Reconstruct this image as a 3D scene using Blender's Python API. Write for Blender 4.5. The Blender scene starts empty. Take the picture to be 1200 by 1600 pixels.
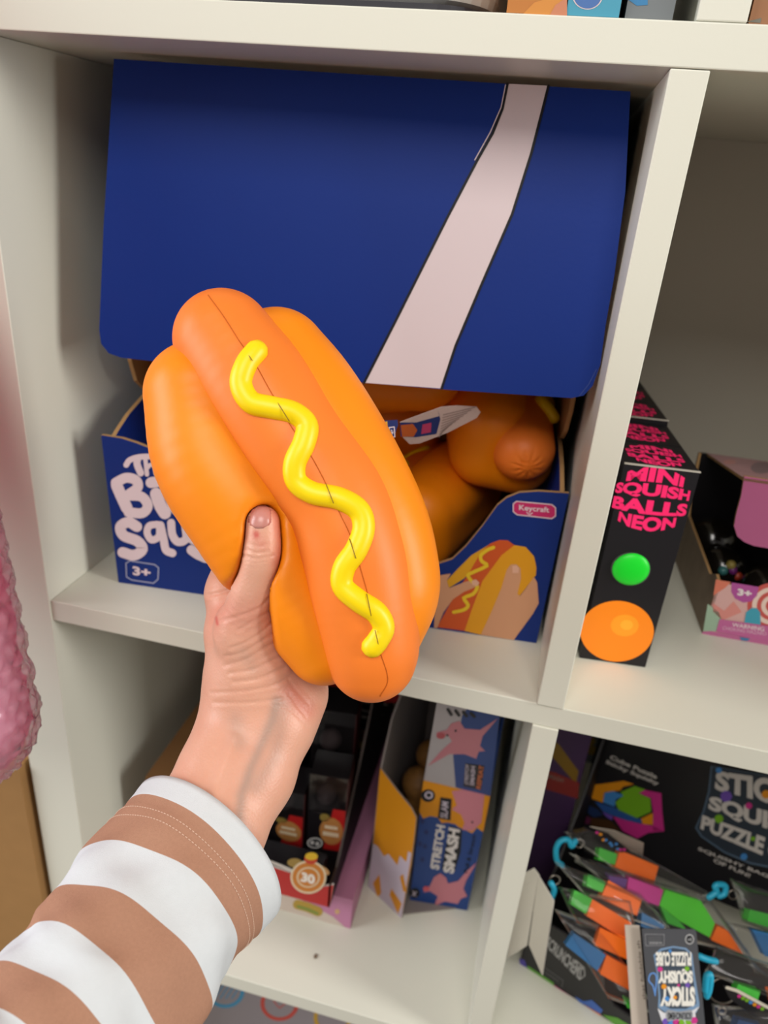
import bpy, bmesh, math, random
import numpy as np
from mathutils import Vector, Matrix, Euler
from mathutils.geometry import tessellate_polygon
random.seed(4); rng = np.random.default_rng(4)
scn = bpy.context.scene
COL = scn.collection

# ------------------------------------------------------------------ camera (all modelling numbers are centimetres)
CAM = np.array([30.33, -36.97, 28.63]); ROT = (1.134, -.078, .232); FPX = 1136.5
MR = np.array(Euler(ROT, 'XYZ').to_matrix())
cd = bpy.data.cameras.new('camera'); cam = bpy.data.objects.new('camera', cd); COL.objects.link(cam)
cam.location = CAM / 100; cam.rotation_euler = ROT
cd.sensor_fit = 'VERTICAL'; cd.sensor_height = 36; cd.sensor_width = 27; cd.lens = FPX / 1600 * 36
cd.clip_start = .01; cd.dof.use_dof = True; cd.dof.focus_distance = .315; cd.dof.aperture_fstop = 9.5
scn.camera = cam
scn.view_settings.view_transform = 'Standard'; scn.view_settings.look = 'None'
scn.view_settings.exposure = -0.3; scn.view_settings.gamma = 1; scn.view_settings.use_curve_mapping = False

# ------------------------------------------------------------------ world and lights
w = bpy.data.worlds.new('world'); scn.world = w; w.use_nodes = True
bg = w.node_tree.nodes['Background']; bg.inputs[0].default_value = (1.0, .93, .86, 1); bg.inputs[1].default_value = .33
def area(name, loc, target, size, power, col):
    l = bpy.data.lights.new(name, 'AREA'); l.shape = 'RECTANGLE'; l.size, l.size_y = size; l.energy = power; l.color = col
    o = bpy.data.objects.new(name, l); COL.objects.link(o); o.location = Vector(loc) / 100
    o.rotation_euler = (Vector(target) - Vector(loc)).to_track_quat('-Z', 'Y').to_euler(); return o
area('right_window', (190, -36, 62), (16, 0, 0), (.35, .9), 27, (1, .98, .95))
area('front_light', (26, -124, 126), (22, 0, 2), (.9, .8), 21, (1, .96, .9))  # broad soft frontal light, above and behind the camera
area('added_left_fill', (-115, -62, 45), (0, -5, 8), (.8, 1.0), 26, (.95, .97, 1.0))  # added lamp, sends a pink glow through the parcel onto the shelf panel

# ------------------------------------------------------------------ view geometry helpers
def ray(x, y): return MR @ np.array([(x - 600) / FPX, (800 - y) / FPX, -1.])
def P(x, y, z): return CAM + ray(x, y) * z
def PV(x, y, z): return np.array([(x - 600) / FPX * z, (800 - y) / FPX * z, -z])
def V2W(v): return CAM + np.asarray(v) @ MR.T
class Face:
    def __init__(s, p, n):
        s.p = np.array(p, float); n = np.array(n, float); s.n = n / np.linalg.norm(n)
        if np.dot(s.n, CAM - s.p) < 0: s.n = -s.n
    def at(s, x, y, lift=0):
        d = ray(x, y); t = np.dot(s.p - CAM, s.n) / np.dot(d, s.n); return CAM + d * t + s.n * lift
def plane3(a, b, c): a, b, c = map(np.array, (a, b, c)); return Face(a, np.cross(b - a, c - a))
def onZ(x, y, z): return Face((0, 0, z), (0, 0, 1)).at(x, y)
def onY(x, y, v): return Face((0, v, 0), (0, 1, 0)).at(x, y)
def onX(x, y, v): return Face((v, 0, 0), (1, 0, 0)).at(x, y)

# ------------------------------------------------------------------ materials
def lin(h):
    h = h.lstrip('#'); c = [int(h[i:i + 2], 16) / 255 for i in (0, 2, 4)]
    return [(v / 12.92 if v <= .04045 else ((v + .055) / 1.055) ** 2.4) for v in c] + [1]
_M = {}
def M(hexc, rough=.5, spec=.5, noise=0, scale=40, bump=0, bscale=300, sss=0, coat=0, metal=0, key=''):
    k = (hexc, rough, spec, noise, scale, bump, bscale, sss, coat, metal, key)
    if k in _M: return _M[k]
    m = bpy.data.materials.new(key or 'mat_' + hexc); m.use_nodes = True; nt = m.node_tree; b = nt.nodes['Principled BSDF']
    b.inputs['Base Color'].default_value = lin(hexc); b.inputs['Roughness'].default_value = rough
    b.inputs['Specular IOR Level'].default_value = spec; b.inputs['Metallic'].default_value = metal
    if sss: b.inputs['Subsurface Weight'].default_value = sss; b.inputs['Subsurface Radius'].default_value = (1, .35, .18); b.inputs['Subsurface Scale'].default_value = .006
    if coat: b.inputs['Coat Weight'].default_value = coat; b.inputs['Coat Roughness'].default_value = .12
    tc = nt.nodes.new('ShaderNodeTexCoord')
    if noise:
        n = nt.nodes.new('ShaderNodeTexNoise'); n.inputs['Scale'].default_value = scale; n.inputs['Detail'].default_value = 4
        nt.links.new(tc.outputs['Object'], n.inputs['Vector'])
        mx = nt.nodes.new('ShaderNodeMix'); mx.data_type = 'RGBA'
        c = lin(hexc); mx.inputs[6].default_value = [v * (1 - noise) for v in c[:3]] + [1]; mx.inputs[7].default_value = [min(1, v * (1 + noise)) for v in c[:3]] + [1]
        nt.links.new(n.outputs['Fac'], mx.inputs[0]); nt.links.new(mx.outputs[2], b.inputs['Base Color'])
    if bump:
        n2 = nt.nodes.new('ShaderNodeTexNoise'); n2.inputs['Scale'].default_value = bscale; n2.inputs['Detail'].default_value = 3
        nt.links.new(tc.outputs['Object'], n2.inputs['Vector'])
        bp = nt.nodes.new('ShaderNodeBump'); bp.inputs['Strength'].default_value = bump; bp.inputs['Distance'].default_value = .0006
        nt.links.new(n2.outputs['Fac'], bp.inputs['Height']); nt.links.new(bp.outputs['Normal'], b.inputs['Normal'])
    _M[k] = m; return m
def film(name, hexc, alpha, rough=.12):
    """thin plastic: mostly see-through, glossy at grazing angles, a little milky"""
    m = bpy.data.materials.new(name); m.use_nodes = True; nt = m.node_tree; nt.nodes.remove(nt.nodes['Principled BSDF']); out = nt.nodes['Material Output']
    tr = nt.nodes.new('ShaderNodeBsdfTransparent'); gl = nt.nodes.new('ShaderNodeBsdfGlossy'); gl.inputs['Roughness'].default_value = rough
    df = nt.nodes.new('ShaderNodeBsdfDiffuse'); df.inputs['Color'].default_value = lin(hexc)
    fr = nt.nodes.new('ShaderNodeFresnel'); fr.inputs['IOR'].default_value = 1.4; a = nt.nodes.new('ShaderNodeMixShader'); b = nt.nodes.new('ShaderNodeMixShader')
    b.inputs[0].default_value = alpha; nt.links.new(tr.outputs[0], b.inputs[1]); nt.links.new(df.outputs[0], b.inputs[2])
    mu = nt.nodes.new('ShaderNodeMath'); mu.operation = 'MULTIPLY'; mu.inputs[1].default_value = .55; nt.links.new(fr.outputs[0], mu.inputs[0]); nt.links.new(mu.outputs[0], a.inputs[0]); nt.links.new(b.outputs[0], a.inputs[1]); nt.links.new(gl.outputs[0], a.inputs[2]); nt.links.new(a.outputs[0], out.inputs[0])
    return m
WHITE = M('d8d7c9', .38, .5, noise=.015, scale=8, bump=.06, bscale=500, key='white_melamine')
CARD = M('9a7448', .8, .2, noise=.08, scale=60, key='brown_cardboard')
CARDE = M('b08a5c', .85, .2, key='cardboard_edge')
BLUE = M('0a2c7c', .5, .22, noise=.03, scale=30, bump=.1, bscale=400, key='printed_blue_card')
NAVY = M('16265f', .5, .4, key='navy_print')
STRIPE = M('d9c9cb', .5, .3, key='pale_stripe_print')
INK = M('15151a', .5, .3, key='black_print')
BLACK = M('17151a', .42, .4, key='black_card')

# ------------------------------------------------------------------ mesh builder
def nlen(v): return v / (np.linalg.norm(v) + 1e-12)
_txt = {}
def text_mesh(s, bold=.0, ext='L'):
    k = (s, bold)
    if k in _txt: return _txt[k]
    cu = bpy.data.curves.new('t', 'FONT'); cu.body = s; cu.size = 1; cu.offset = bold; cu.resolution_u = 4
    cu.align_x = 'LEFT'; cu.fill_mode = 'FRONT'
    o = bpy.data.objects.new('t', cu); COL.objects.link(o)
    dg = bpy.context.evaluated_depsgraph_get(); me = bpy.data.meshes.new_from_object(o.evaluated_get(dg))
    v = np.array([x.co[:2] for x in me.vertices]); f = [tuple(p.vertices) for p in me.polygons]
    bpy.data.objects.remove(o); bpy.data.curves.remove(cu); bpy.data.meshes.remove(me)
    lo, hi = v.min(0), v.max(0); v = (v - lo) / (hi - lo)
    _txt[k] = (v, f); return _txt[k]
class MB:
    def __init__(s): s.v = []; s.f = []; s.m = []; s.mats = []
    def mi(s, m):
        if m not in s.mats: s.mats.append(m)
        return s.mats.index(m)
    def add(s, vs, fs, m):
        b = len(s.v); k = s.mi(m); s.v += [tuple(map(float, x)) for x in vs]
        for f in fs: s.f.append(tuple(i + b for i in f)); s.m.append(k)
        return s
    def box(s, lo, hi, m, ax=None, o=None):
        """box from lo to hi; optional frame axes (3 rows) and origin"""
        c = [(x, y, z) for x in (lo[0], hi[0]) for y in (lo[1], hi[1]) for z in (lo[2], hi[2])]
        c = np.array(c, float)
        if ax is not None: c = c @ np.array(ax, float) + np.array(o, float)
        return s.add(c, [(0, 1, 3, 2), (4, 6, 7, 5), (0, 4, 5, 1), (2, 3, 7, 6), (0, 2, 6, 4), (1, 5, 7, 3)], m)
    def flat(s, pts, m):
        tr = tessellate_polygon([[Vector(p) for p in pts]]); return s.add(pts, [tuple(t) for t in tr], m)
    def prism(s, pts, off, m, medge=None, mback=None):
        """closed slab: polygon pts (front) and pts+off (back)"""
        pts = [np.array(p, float) for p in pts]; off = np.array(off, float); n = len(pts)
        tr = [tuple(t) for t in tessellate_polygon([[Vector(p) for p in pts]])]
        s.add(pts, tr, m); s.add([p + off for p in pts], [t[::-1] for t in tr], mback or m)
        s.add(pts + [p + off for p in pts], [(i, (i + 1) % n, n + (i + 1) % n, n + i) for i in range(n)], medge or m); return s
    def slab(s, a, b, c, d, t, m, medge=None, mback=None):
        a, b, c, d = map(np.array, (a, b, c, d)); n = nlen(np.cross(b - a, d - a)); return s.prism([a, b, c, d], n * t, m, medge, mback)
    # decals: printed shapes lying on a face, traced through their outline on that face
    def dpoly(s, fc, px, m, L=1): return s.flat([fc.at(x, y, .012 * L) for x, y in px], m)
    def dline(s, fc, px, w, m, L=1, closed=False, caps=True):
        """a printed line: one strip of quads with round ends"""
        p = [np.array(q, float)[:2] for q in px]
        if closed: p = [p[-1]] + p + [p[0], p[1]]
        k = len(p); nn = []
        for i in range(k):
            d = nlen(nlen(p[min(i + 1, k - 1)] - p[i] if i < k - 1 else p[i] - p[i - 1]) + nlen(p[i] - p[i - 1] if i > 0 else p[1] - p[0])); d0 = nlen(p[min(i + 1, k - 1)] - p[max(i, 0)] if i < k - 1 else p[i] - p[i - 1])
            nn.append(np.array([-d[1], d[0]]) / max(.6, abs(np.dot(d, d0))))
        A = [a + n * w / 2 for a, n in zip(p, nn)]; B = [a - n * w / 2 for a, n in zip(p, nn)]
        if closed: A, B, p = A[1:-1], B[1:-1], p[1:-1]; k -= 2
        at = lambda q: fc.at(q[0], q[1], .012 * L)
        s.add([at(q) for q in A] + [at(q) for q in B], [(i, i + 1, k + i + 1, k + i) for i in range(k - 1)], m)
        if caps and not closed:
            for c, a in ((p[0], A[0]), (p[-1], B[-1])):
                a0 = math.atan2(a[1] - c[1], a[0] - c[0]); pts = [c + w / 2 * np.array((math.cos(a0 + t * math.pi / 6), math.sin(a0 + t * math.pi / 6))) for t in range(7)]
                s.add([at(q) for q in pts], [tuple(range(7))], m)
        return s
    def ddisc(s, fc, c, rx, ry, m, L=1, rot=0, n=36, hole=0):
        pts = [];
        for i in range(n):
            a = i * math.tau / n; x, y = rx * math.cos(a), ry * math.sin(a)
            pts.append((x * math.cos(rot) - y * math.sin(rot), x * math.sin(rot) + y * math.cos(rot)))
        if hole:
            vs = [fc.at(c[0] + x, c[1] + y, .012 * L) for x, y in pts] + [fc.at(c[0] + x * hole, c[1] + y * hole, .012 * L) for x, y in pts]
            return s.add(vs, [(i, (i + 1) % n, n + (i + 1) % n, n + i) for i in range(n)], m)
        return s.add([fc.at(c[0] + x, c[1] + y, .012 * L) for x, y in pts], [tuple(range(n))], m)
    def dtext(s, fc, txt, quad, m, L=2, bold=.02, warp=None):
        """quad = pixel corners tl,tr,br,bl of the text's box"""
        v, f = text_mesh(txt, bold); q = [np.array(a, float) for a in quad]; vs = []
        for x, y in v:
            if warp: x, y = warp(x, y)
            p = (q[3] * (1 - x) + q[2] * x) * (1 - y) + (q[0] * (1 - x) + q[1] * x) * y
            vs.append(fc.at(p[0], p[1], .012 * L))
        return s.add(vs, f, m)
    def tube(s, pts, r, m, n=12, cap=True, flat=1.0, nrm=None):
        pts = [np.array(p, float) for p in pts]; k = len(pts); rr = r if hasattr(r, '__len__') else [r] * k
        ref = np.array(nrm if nrm is not None else (0.13, .27, .95)); rings = []
        pp = pts; RR = list(rr)
        for i in range(k):
            t = nlen(pts[min(i + 1, k - 1)] - pts[max(i - 1, 0)]); u = ref - t * np.dot(ref, t)
            if np.linalg.norm(u) < 1e-3: u = np.array((1, 0, 0)) - t * t[0]
            u = nlen(u); ref = u if nrm is None else ref; v = np.cross(t, u)
            rings.append((pts[i], u, v, RR[i], t))
        full = []
        if cap:
            for a in (.0, .45, .8): p, u, v, R, t = rings[0]; full.append((p - t * R * math.cos(a * math.pi / 2) , u, v, R * max(.02, math.sin(a * math.pi / 2))))
        for p, u, v, R, t in rings: full.append((p, u, v, R))
        if cap:
            for a in (.8, .45, .0): p, u, v, R, t = rings[-1]; full.append((p + t * R * math.cos(a * math.pi / 2), u, v, R * max(.02, math.sin(a * math.pi / 2))))
        vs = []; fs = []
        for p, u, v, R in full:
            for j in range(n):
                a = j * math.tau / n; vs.append(p + u * R * flat * math.cos(a) + v * R * math.sin(a))
        for i in range(len(full) - 1):
            for j in range(n): fs.append((i * n + j, i * n + (j + 1) % n, (i + 1) * n + (j + 1) % n, (i + 1) * n + j))
        fs.append(tuple(range(n))[::-1]); fs.append(tuple((len(full) - 1) * n + j for j in range(n)))
        return s.add(vs, fs, m)
    def ball(s, c, r, m, n=24, sq=(1, 1, 1)):
        vs = []; fs = []; k = n // 2
        for i in range(k + 1):
            t = math.pi * i / k
            for j in range(n):
                a = j * math.tau / n; vs.append((c[0] + r * sq[0] * math.sin(t) * math.cos(a), c[1] + r * sq[1] * math.sin(t) * math.sin(a), c[2] + r * sq[2] * math.cos(t)))
        for i in range(k):
            for j in range(n): fs.append((i * n + j, (i + 1) * n + j, (i + 1) * n + (j + 1) % n, i * n + (j + 1) % n))
        return s.add(vs, fs, m)
    def obj(s, name, parent=None, smooth=False, local=False, weld=False, bevel=0):
        v = np.array(s.v)
        if parent is None: o0 = np.array([(v[:, 0].min() + v[:, 0].max()) / 2, (v[:, 1].min() + v[:, 1].max()) / 2, v[:, 2].min()])
        elif local: o0 = np.zeros(3)
        else:
            o0 = np.zeros(3); q = parent
            while q is not None: o0 = o0 + np.array(q.location) * 100; q = q.parent
        if local and parent is None: o0 = np.zeros(3)
        me = bpy.data.meshes.new(name); me.from_pydata([tuple(x) for x in (v - o0) / 100], [], s.f)
        for m in s.mats: me.materials.append(m)
        me.polygons.foreach_set('material_index', s.m)
        if weld or smooth:
            bm = bmesh.new(); bm.from_mesh(me)
            if weld: bmesh.ops.remove_doubles(bm, verts=bm.verts, dist=2e-6)
            bmesh.ops.recalc_face_normals(bm, faces=bm.faces); bm.to_mesh(me); bm.free()
        if smooth: me.polygons.foreach_set('use_smooth', [True] * len(me.polygons))
        me.update(); o = bpy.data.objects.new(name, me); COL.objects.link(o)
        if parent is not None: o.parent = parent
        else: o.location = o0 / 100
        if bevel:
            b = o.modifiers.new('bevel', 'BEVEL'); b.width = bevel / 100; b.segments = 2; b.limit_method = 'ANGLE'
        return o
def tag(o, label=None, cat=None, group=None, kind=None):
    for k, v in (('label', label), ('category', cat), ('group', group), ('kind', kind)):
        if v: o[k] = v
    return o
def thing(name, label, cat, loc=(0, 0, 0), group=None):
    o = bpy.data.objects.new(name, None); o.empty_display_size = .02; COL.objects.link(o); o.location = np.array(loc) / 100
    return tag(o, label, cat, group)

# ------------------------------------------------------------------ implicit surfaces (organic shapes)
def cone(p, a, b, ra, rb):
    a = np.array(a); b = np.array(b); d = b - a; t = np.clip(((p - a) @ d) / max(d @ d, 1e-9), 0, 1)
    return np.linalg.norm(p - a - t[..., None] * d, axis=-1) - (ra + t * (rb - ra))
def smin(a, b, k):
    h = np.clip(.5 + .5 * (b - a) / k, 0, 1); return b * (1 - h) + a * h - k * h * (1 - h)
def chain(p, pts, k=None):
    d = None
    for (a, ra), (b, rb) in zip(pts[:-1], pts[1:]):
        e = cone(p, a, b, ra, rb); d = e if d is None else (np.minimum(d, e) if k is None else smin(d, e, k))
    return d
def dense(pts, n=5):
    out = smooth_path([np.append(p, r) for p, r in pts], n); return [(q[:3], q[3]) for q in out]
def surface_nets(fn, lo, hi, h):
    lo = np.array(lo, float); n = np.ceil((np.array(hi) - lo) / h).astype(int) + 1
    xs = [lo[i] + h * np.arange(n[i]) for i in range(3)]
    F = np.empty(n, np.float32)
    Y, Z = np.meshgrid(xs[1], xs[2], indexing='ij')
    for i0 in range(0, n[0], 16):
        X = xs[0][i0:i0 + 16]; g = np.empty((len(X),) + Y.shape + (3,)); g[..., 0] = X[:, None, None]; g[..., 1] = Y; g[..., 2] = Z
        F[i0:i0 + 16] = fn(g)
    S = F < 0; c = [(a, b, d) for a in (0, 1) for b in (0, 1) for d in (0, 1)]
    sl = lambda a, m: slice(a, m - 1 + a)
    cnt = sum(S[sl(a, n[0]), sl(b, n[1]), sl(d, n[2])].astype(np.int8) for a, b, d in c)
    cells = np.argwhere((cnt > 0) & (cnt < 8)); idx = -np.ones(n - 1, int); idx[tuple(cells.T)] = np.arange(len(cells))
    acc = np.zeros((len(cells), 3)); w = np.zeros(len(cells))
    val = {k: F[cells[:, 0] + k[0], cells[:, 1] + k[1], cells[:, 2] + k[2]] for k in c}
    for a in c:
        for ax in range(3):
            if a[ax]: continue
            b = list(a); b[ax] = 1; b = tuple(b); va, vb = val[a], val[b]; m = (va < 0) != (vb < 0)
            t = np.where(m, va / (va - vb + 1e-20), 0); p = np.array(a, float) + np.eye(3)[ax] * t[:, None]
            acc += p * m[:, None]; w += m
    V = lo + (cells + acc / w[:, None]) * h
    fs = []
    for ax in range(3):
        u, v = [(1, 2), (2, 0), (0, 1)][ax]; s1 = [slice(None)] * 3; s2 = [slice(None)] * 3; s1[ax] = slice(0, -1); s2[ax] = slice(1, None)
        E = np.argwhere(S[tuple(s1)] != S[tuple(s2)]); E = E[(E[:, u] > 0) & (E[:, v] > 0) & (E[:, u] < n[u] - 1) & (E[:, v] < n[v] - 1)]
        def id_(du, dv): q = E.copy(); q[:, u] -= du; q[:, v] -= dv; return idx[tuple(q.T)]
        q = np.stack([id_(1, 1), id_(0, 1), id_(0, 0), id_(1, 0)], 1); inside = S[tuple(E.T)]; q[~inside] = q[~inside][:, ::-1]; fs.append(q)
    return V, np.concatenate(fs)
def relax(V, Fq, it=2, lam=.5):
    e = np.concatenate([Fq[:, [i, (i + 1) % 4]] for i in range(4)]); e = np.concatenate([e, e[:, ::-1]])
    cnt = np.bincount(e[:, 0], minlength=len(V)).clip(1)
    for _ in range(it):
        a = np.stack([np.bincount(e[:, 0], V[e[:, 1], i], minlength=len(V)) for i in range(3)], 1) / cnt[:, None]; V = V + lam * (a - V)
    return V
def np_obj(name, V, Fq, mat, parent=None, smooth=True):
    V = np.asarray(V); o0 = np.zeros(3); q = parent
    while q is not None: o0 = o0 + np.array(q.location) * 100; q = q.parent
    me = bpy.data.meshes.new(name); me.from_pydata(((V - o0) / 100).tolist(), [], Fq.tolist()); me.materials.append(mat)
    me.polygons.foreach_set('use_smooth', [smooth] * len(me.polygons)); me.update()
    o = bpy.data.objects.new(name, me); COL.objects.link(o)
    if parent is not None: o.parent = parent
    return o
def trace(fn, x, y, z0=22, z1=40):
    """depth at which the sight line through (x, y) meets the shape fn (view coordinates)"""
    z = z0; d = np.array([(x - 600) / FPX, (800 - y) / FPX, -1.])
    for _ in range(80):
        e = float(fn((d * z)[None])[0])
        if e < .004: break
        z += e * .8
        if z > z1: return None
    return z
def smooth_path(pts, n=8):
    p = [np.array(q, float) for q in pts]; p = [2 * p[0] - p[1]] + p + [2 * p[-1] - p[-2]]; out = []
    for i in range(1, len(p) - 2):
        for j in range(n):
            t = j / n; out.append(.5 * ((2 * p[i]) + (-p[i - 1] + p[i + 1]) * t + (2 * p[i - 1] - 5 * p[i] + 4 * p[i + 1] - p[i + 2]) * t * t + (-p[i - 1] + 3 * p[i] - 3 * p[i + 1] + p[i + 2]) * t ** 3))
    out.append(p[-2]); return out

# ================================================================== SETTING
S_, T_, TT = 33.5, 1.6, 1.65; D_ = 38.6; ZL = -T_ - S_      # cell size, board thickness, cell depth, lower cell floor
MB().box((-160, 42, -110), (220, 46, 140), M('cfc9bd', .8, .2, noise=.02, key='wall_paint')).obj('wall_back')['kind'] = 'structure'
MB().box((-160, -260, -112), (220, 46, -110), M('8d8273', .6, .3, noise=.1, scale=3, key='floor_laminate')).obj('floor')['kind'] = 'structure'

shelf = thing('shelf_unit', 'white open cube shelving unit holding the boxed toys', 'shelf', (30, 20, -108))
def board(name, lo, hi, bev=.06): return MB().box(lo, hi, WHITE).obj(name, shelf, bevel=bev)
Zb = -108
board('side_panel', (-3.8, 0, Zb), (0, D_ + .8, S_))
board('side_panel', (104, 0, Zb), (107.8, D_ + .8, S_))
for x in (S_, 2 * S_ + T_):
    for z0, z1 in ((0, S_), (ZL, -T_), (ZL - T_ - S_, ZL - T_), (Zb, ZL - 2 * T_ - S_)): board('divider', (x, 0.02, z0 + .015), (x + T_, D_, z1 - .015))
for z in (0, ZL, ZL - T_ - S_): board('shelf_board', (0.01, .15 if z == 0 else .02, z - T_), (104, D_, z))
board('top_board', (-3.8, -.02, S_ + .01), (107.8, D_ + .8, S_ + TT))
MB().box((0, D_, Zb), (104, D_ + .6, S_), M('c2bbae', .6, .3, key='back_board')).obj('back_panel', shelf)
# the unit standing on top of it
up = thing('shelf_unit', 'white upper shelving unit, only the foot of its divider in view', 'shelf', (30, 20, S_ + TT))
MB().box((34.1, 0.02, S_ + TT + .02), (36.05, D_, 70), WHITE).obj('divider', up, bevel=.06)
MB().box((-3.8, 0, 70), (107.8, D_, 71.6), WHITE).obj('shelf_board', up)
MB().box((-3.8, D_, S_ + TT + .02), (107.8, D_ + .6, 70), M('c2bbae', .6, .3, key='back_board')).obj('back_panel', up)
MB().box((-3.8, 0, S_ + TT + .02), (0, D_, 70), WHITE).obj('side_panel', up)
MB().box((104, 0, S_ + TT + .02), (107.8, D_, 70), WHITE).obj('side_panel', up)

# ================================================================== HOT DOG TOY
BUN = M('ee8609', .42, .35, noise=.04, scale=25, bump=.05, bscale=900, sss=.06, key='bun_foam')
SAUS = M('ea7a28', .45, .35, noise=.04, scale=30, bump=.06, bscale=900, sss=.06, key='sausage_foam')
MUST = M('f0d000', .4, .4, noise=.03, scale=50, bump=.06, bscale=700, key='mustard_foam')
SEAM = M('b85a14', .7, .2, key='mould_seam')

def nview(x, y, z, r): return (PV(x, y, z), r * z / FPX)      # a joint given by its outline centre, depth and outline radius
held = thing('squishy_hot_dog', 'big orange squishy hot dog toy held up in the hand', 'squishy toy', P(475, 775, 33))
SA = [nview(350, 531, 31.4, 78), nview(405, 608, 31.1, 89), nview(460, 692, 31.0, 90), nview(525, 778, 31.0, 88), nview(553, 856, 31.0, 88), nview(567, 928, 31.1, 86), nview(579, 1000, 31.2, 77), nview(581, 1026, 31.3, 70)]
LL = [nview(312, 618, 31.9, 85), nview(338, 715, 31.75, 97), nview(390, 800, 31.8, 98), nview(434, 890, 31.8, 82), nview(478, 965, 31.8, 68), nview(507, 1008, 32.0, 62)]
RL = [nview(434, 562, 32.6, 80), nview(478, 622, 32.3, 85), nview(534, 712, 32.0, 85), nview(584, 810, 31.9, 83), nview(605, 880, 31.9, 80), nview(608, 925, 31.9, 78), nview(597, 975, 32.1, 68)]
MID = [nview(400, 640, 33.8, 90), nview(470, 780, 33.9, 100), nview(545, 960, 33.6, 66)]
TH = [nview(411, 816, 29.75, 26), nview(410, 862, 29.9, 29), nview(401, 901, 30.3, 29), nview(391, 938, 30.95, 35), nview(384, 985, 32.0, 46)]
SA, LL, RL = dense(SA), dense(LL), dense(RL)
def f_saus(p): return chain(p, SA)
TH = dense(TH)
THF = [(p + np.array((0, 0, 1.3)), r * 1.04) for p, r in TH]
def f_thumb(p): return chain(p, TH)
def f_bun(p):
    d = smin(chain(p, LL), chain(p, RL), .6); d = smin(d, chain(p, MID), 1.2)
    t = np.minimum(f_thumb(p), chain(p, THF)) - .03                                           # the thumb pressed into the soft bun
    k = .55; h = np.clip(.5 - .5 * (t + d) / k, 0, 1); return d * (1 - h) + (-t) * h + k * h * (1 - h)
def box_of(pts, m=1.0):
    a = np.array([p for p, r in pts]); r = max(r for p, r in pts); return a.min(0) - r - m, a.max(0) + r + m
V, Fq = surface_nets(f_bun, *box_of(LL + RL + MID, .4), .13); np_obj('bun', V2W(relax(V, Fq, 2)), Fq, BUN, held)
V, Fq = surface_nets(f_saus, *box_of(SA, .4), .13); np_obj('sausage', V2W(relax(V, Fq, 2)), Fq, SAUS, held)
def on_shape(fn, pts, sink=0, n=6):
    out = []
    for q in smooth_path(pts, n):
        z = trace(fn, q[0], q[1])
        if z is not None: out.append(V2W(PV(q[0], q[1], z + sink)))
    return out
MPX = [(401, 549), (385, 570), (377, 600), (392, 628), (425, 637), (458, 645), (479, 664), (475, 692), (461, 724), (464, 752), (489, 770), (530, 779), (560, 797), (568, 825), (557, 858), (538, 887), (536, 915), (560, 938), (588, 957), (599, 980), (590, 1000), (582, 1010)]
MB().tube(on_shape(f_saus, MPX, .05), .46, MUST, n=20).obj('mustard', held, smooth=True, weld=True)
def f_sm(p): return f_saus(p)
sm = MB(); sp = [(325, 461), (350, 495), (378, 539), (396, 563), (422, 610), (454, 665), (486, 712), (512, 761), (529, 798), (549, 841), (564, 890), (578, 942), (592, 1011), (606, 1060), (594, 1088)]
sm.tube(on_shape(f_saus, sp, 0), .022, SEAM, n=6)
sm.obj('mold_seam', held, smooth=True)
# seam crossing the raised mustard line: short dark nicks
nk = MB()
mpts = [np.array(q) for q in on_shape(f_saus, MPX, .05)]
def must_seam(x0, y0, x1, y1):
    pts = []
    for t in np.linspace(0, 1, 9):
        x, y = x0 + (x1 - x0) * t, y0 + (y1 - y0) * t; z = trace(f_saus, x, y); b = V2W(PV(x, y, z))
        d = min(np.linalg.norm(b - q) for q in mpts); up_ = math.sqrt(max(0, .46 ** 2 - d * d)); pts.append(V2W(PV(x, y, z - up_ + .02)))
    nk.tube(pts, .018, M('7a5a00', .7, key='mustard_nick'), n=6)
for a in ((379, 541, 394, 563), (427, 618, 452, 658), (505, 745, 521, 786), (546, 842, 556, 872), (573, 928, 580, 962), (586, 985, 592, 1010)): must_seam(*a)
nk.obj('mustard_seam', held, smooth=True)['kind'] = 'stuff'

# an unsqueezed toy for the carton; built once, then copied
def straight(name_pts): return [(np.array(a, float), r) for a, r in name_pts]
S2 = dense(straight([((-7.9, 0, .6), 2.0), ((-4, 0, 1.0), 2.1), (( 0, 0, 1.1), 2.2), ((4, 0, 1.0), 2.1), ((7.9, 0, .6), 2.0)]))
L2 = dense(straight([((-6.0, -1.8, -.4), 2.3), ((-3, -2.2, -.2), 2.7), ((3, -2.2, -.2), 2.7), ((6.0, -1.8, -.4), 2.3)]))
R2 = [(a * np.array((1, -1, 1)), r) for a, r in L2]
B2 = straight([((-5.8, 0, -2.0), 2.4), ((5.8, 0, -2.0), 2.4)])
proto = thing('squishy_hot_dog', '', '', (0, 0, 0))
V, Fq = surface_nets(lambda p: smin(smin(chain(p, L2), chain(p, R2), .6), chain(p, B2), 1.2), (-9.6, -5.6, -5), (9.6, 5.6, 4), .2); np_obj('bun', relax(V, Fq), Fq, BUN, proto)
V, Fq = surface_nets(lambda p: chain(p, S2), (-10, -3, -2), (10, 3, 4), .11); V = relax(V, Fq, 1)
for sx in (-1, 1):      # radial creases at the tied ends
    q = V - np.array((sx * 9.7, 0, .6)); m = (V[:, 0] * sx > 7.6); ang = np.arctan2(q[:, 2], q[:, 1]); rr = np.hypot(q[:, 1], q[:, 2])
    amp = .13 * np.clip(np.cos(ang * 11) * 2 - 1.0, 0, 1) * np.exp(-((rr - .5) / .45) ** 2) * m; V[:, 0] -= sx * amp
np_obj('sausage', V, Fq, SAUS, proto)
mp = []
for t in np.linspace(0, 1, 60):
    x = -6.2 + 12.4 * t; y = .95 * math.sin(t * math.tau * 3); r = 2.12; mp.append((x, y, 1.0 + math.sqrt(r * r - y * y) - .05))
MB().tube(mp, .42, MUST, n=14).obj('mustard', proto, smooth=True, local=True)
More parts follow.
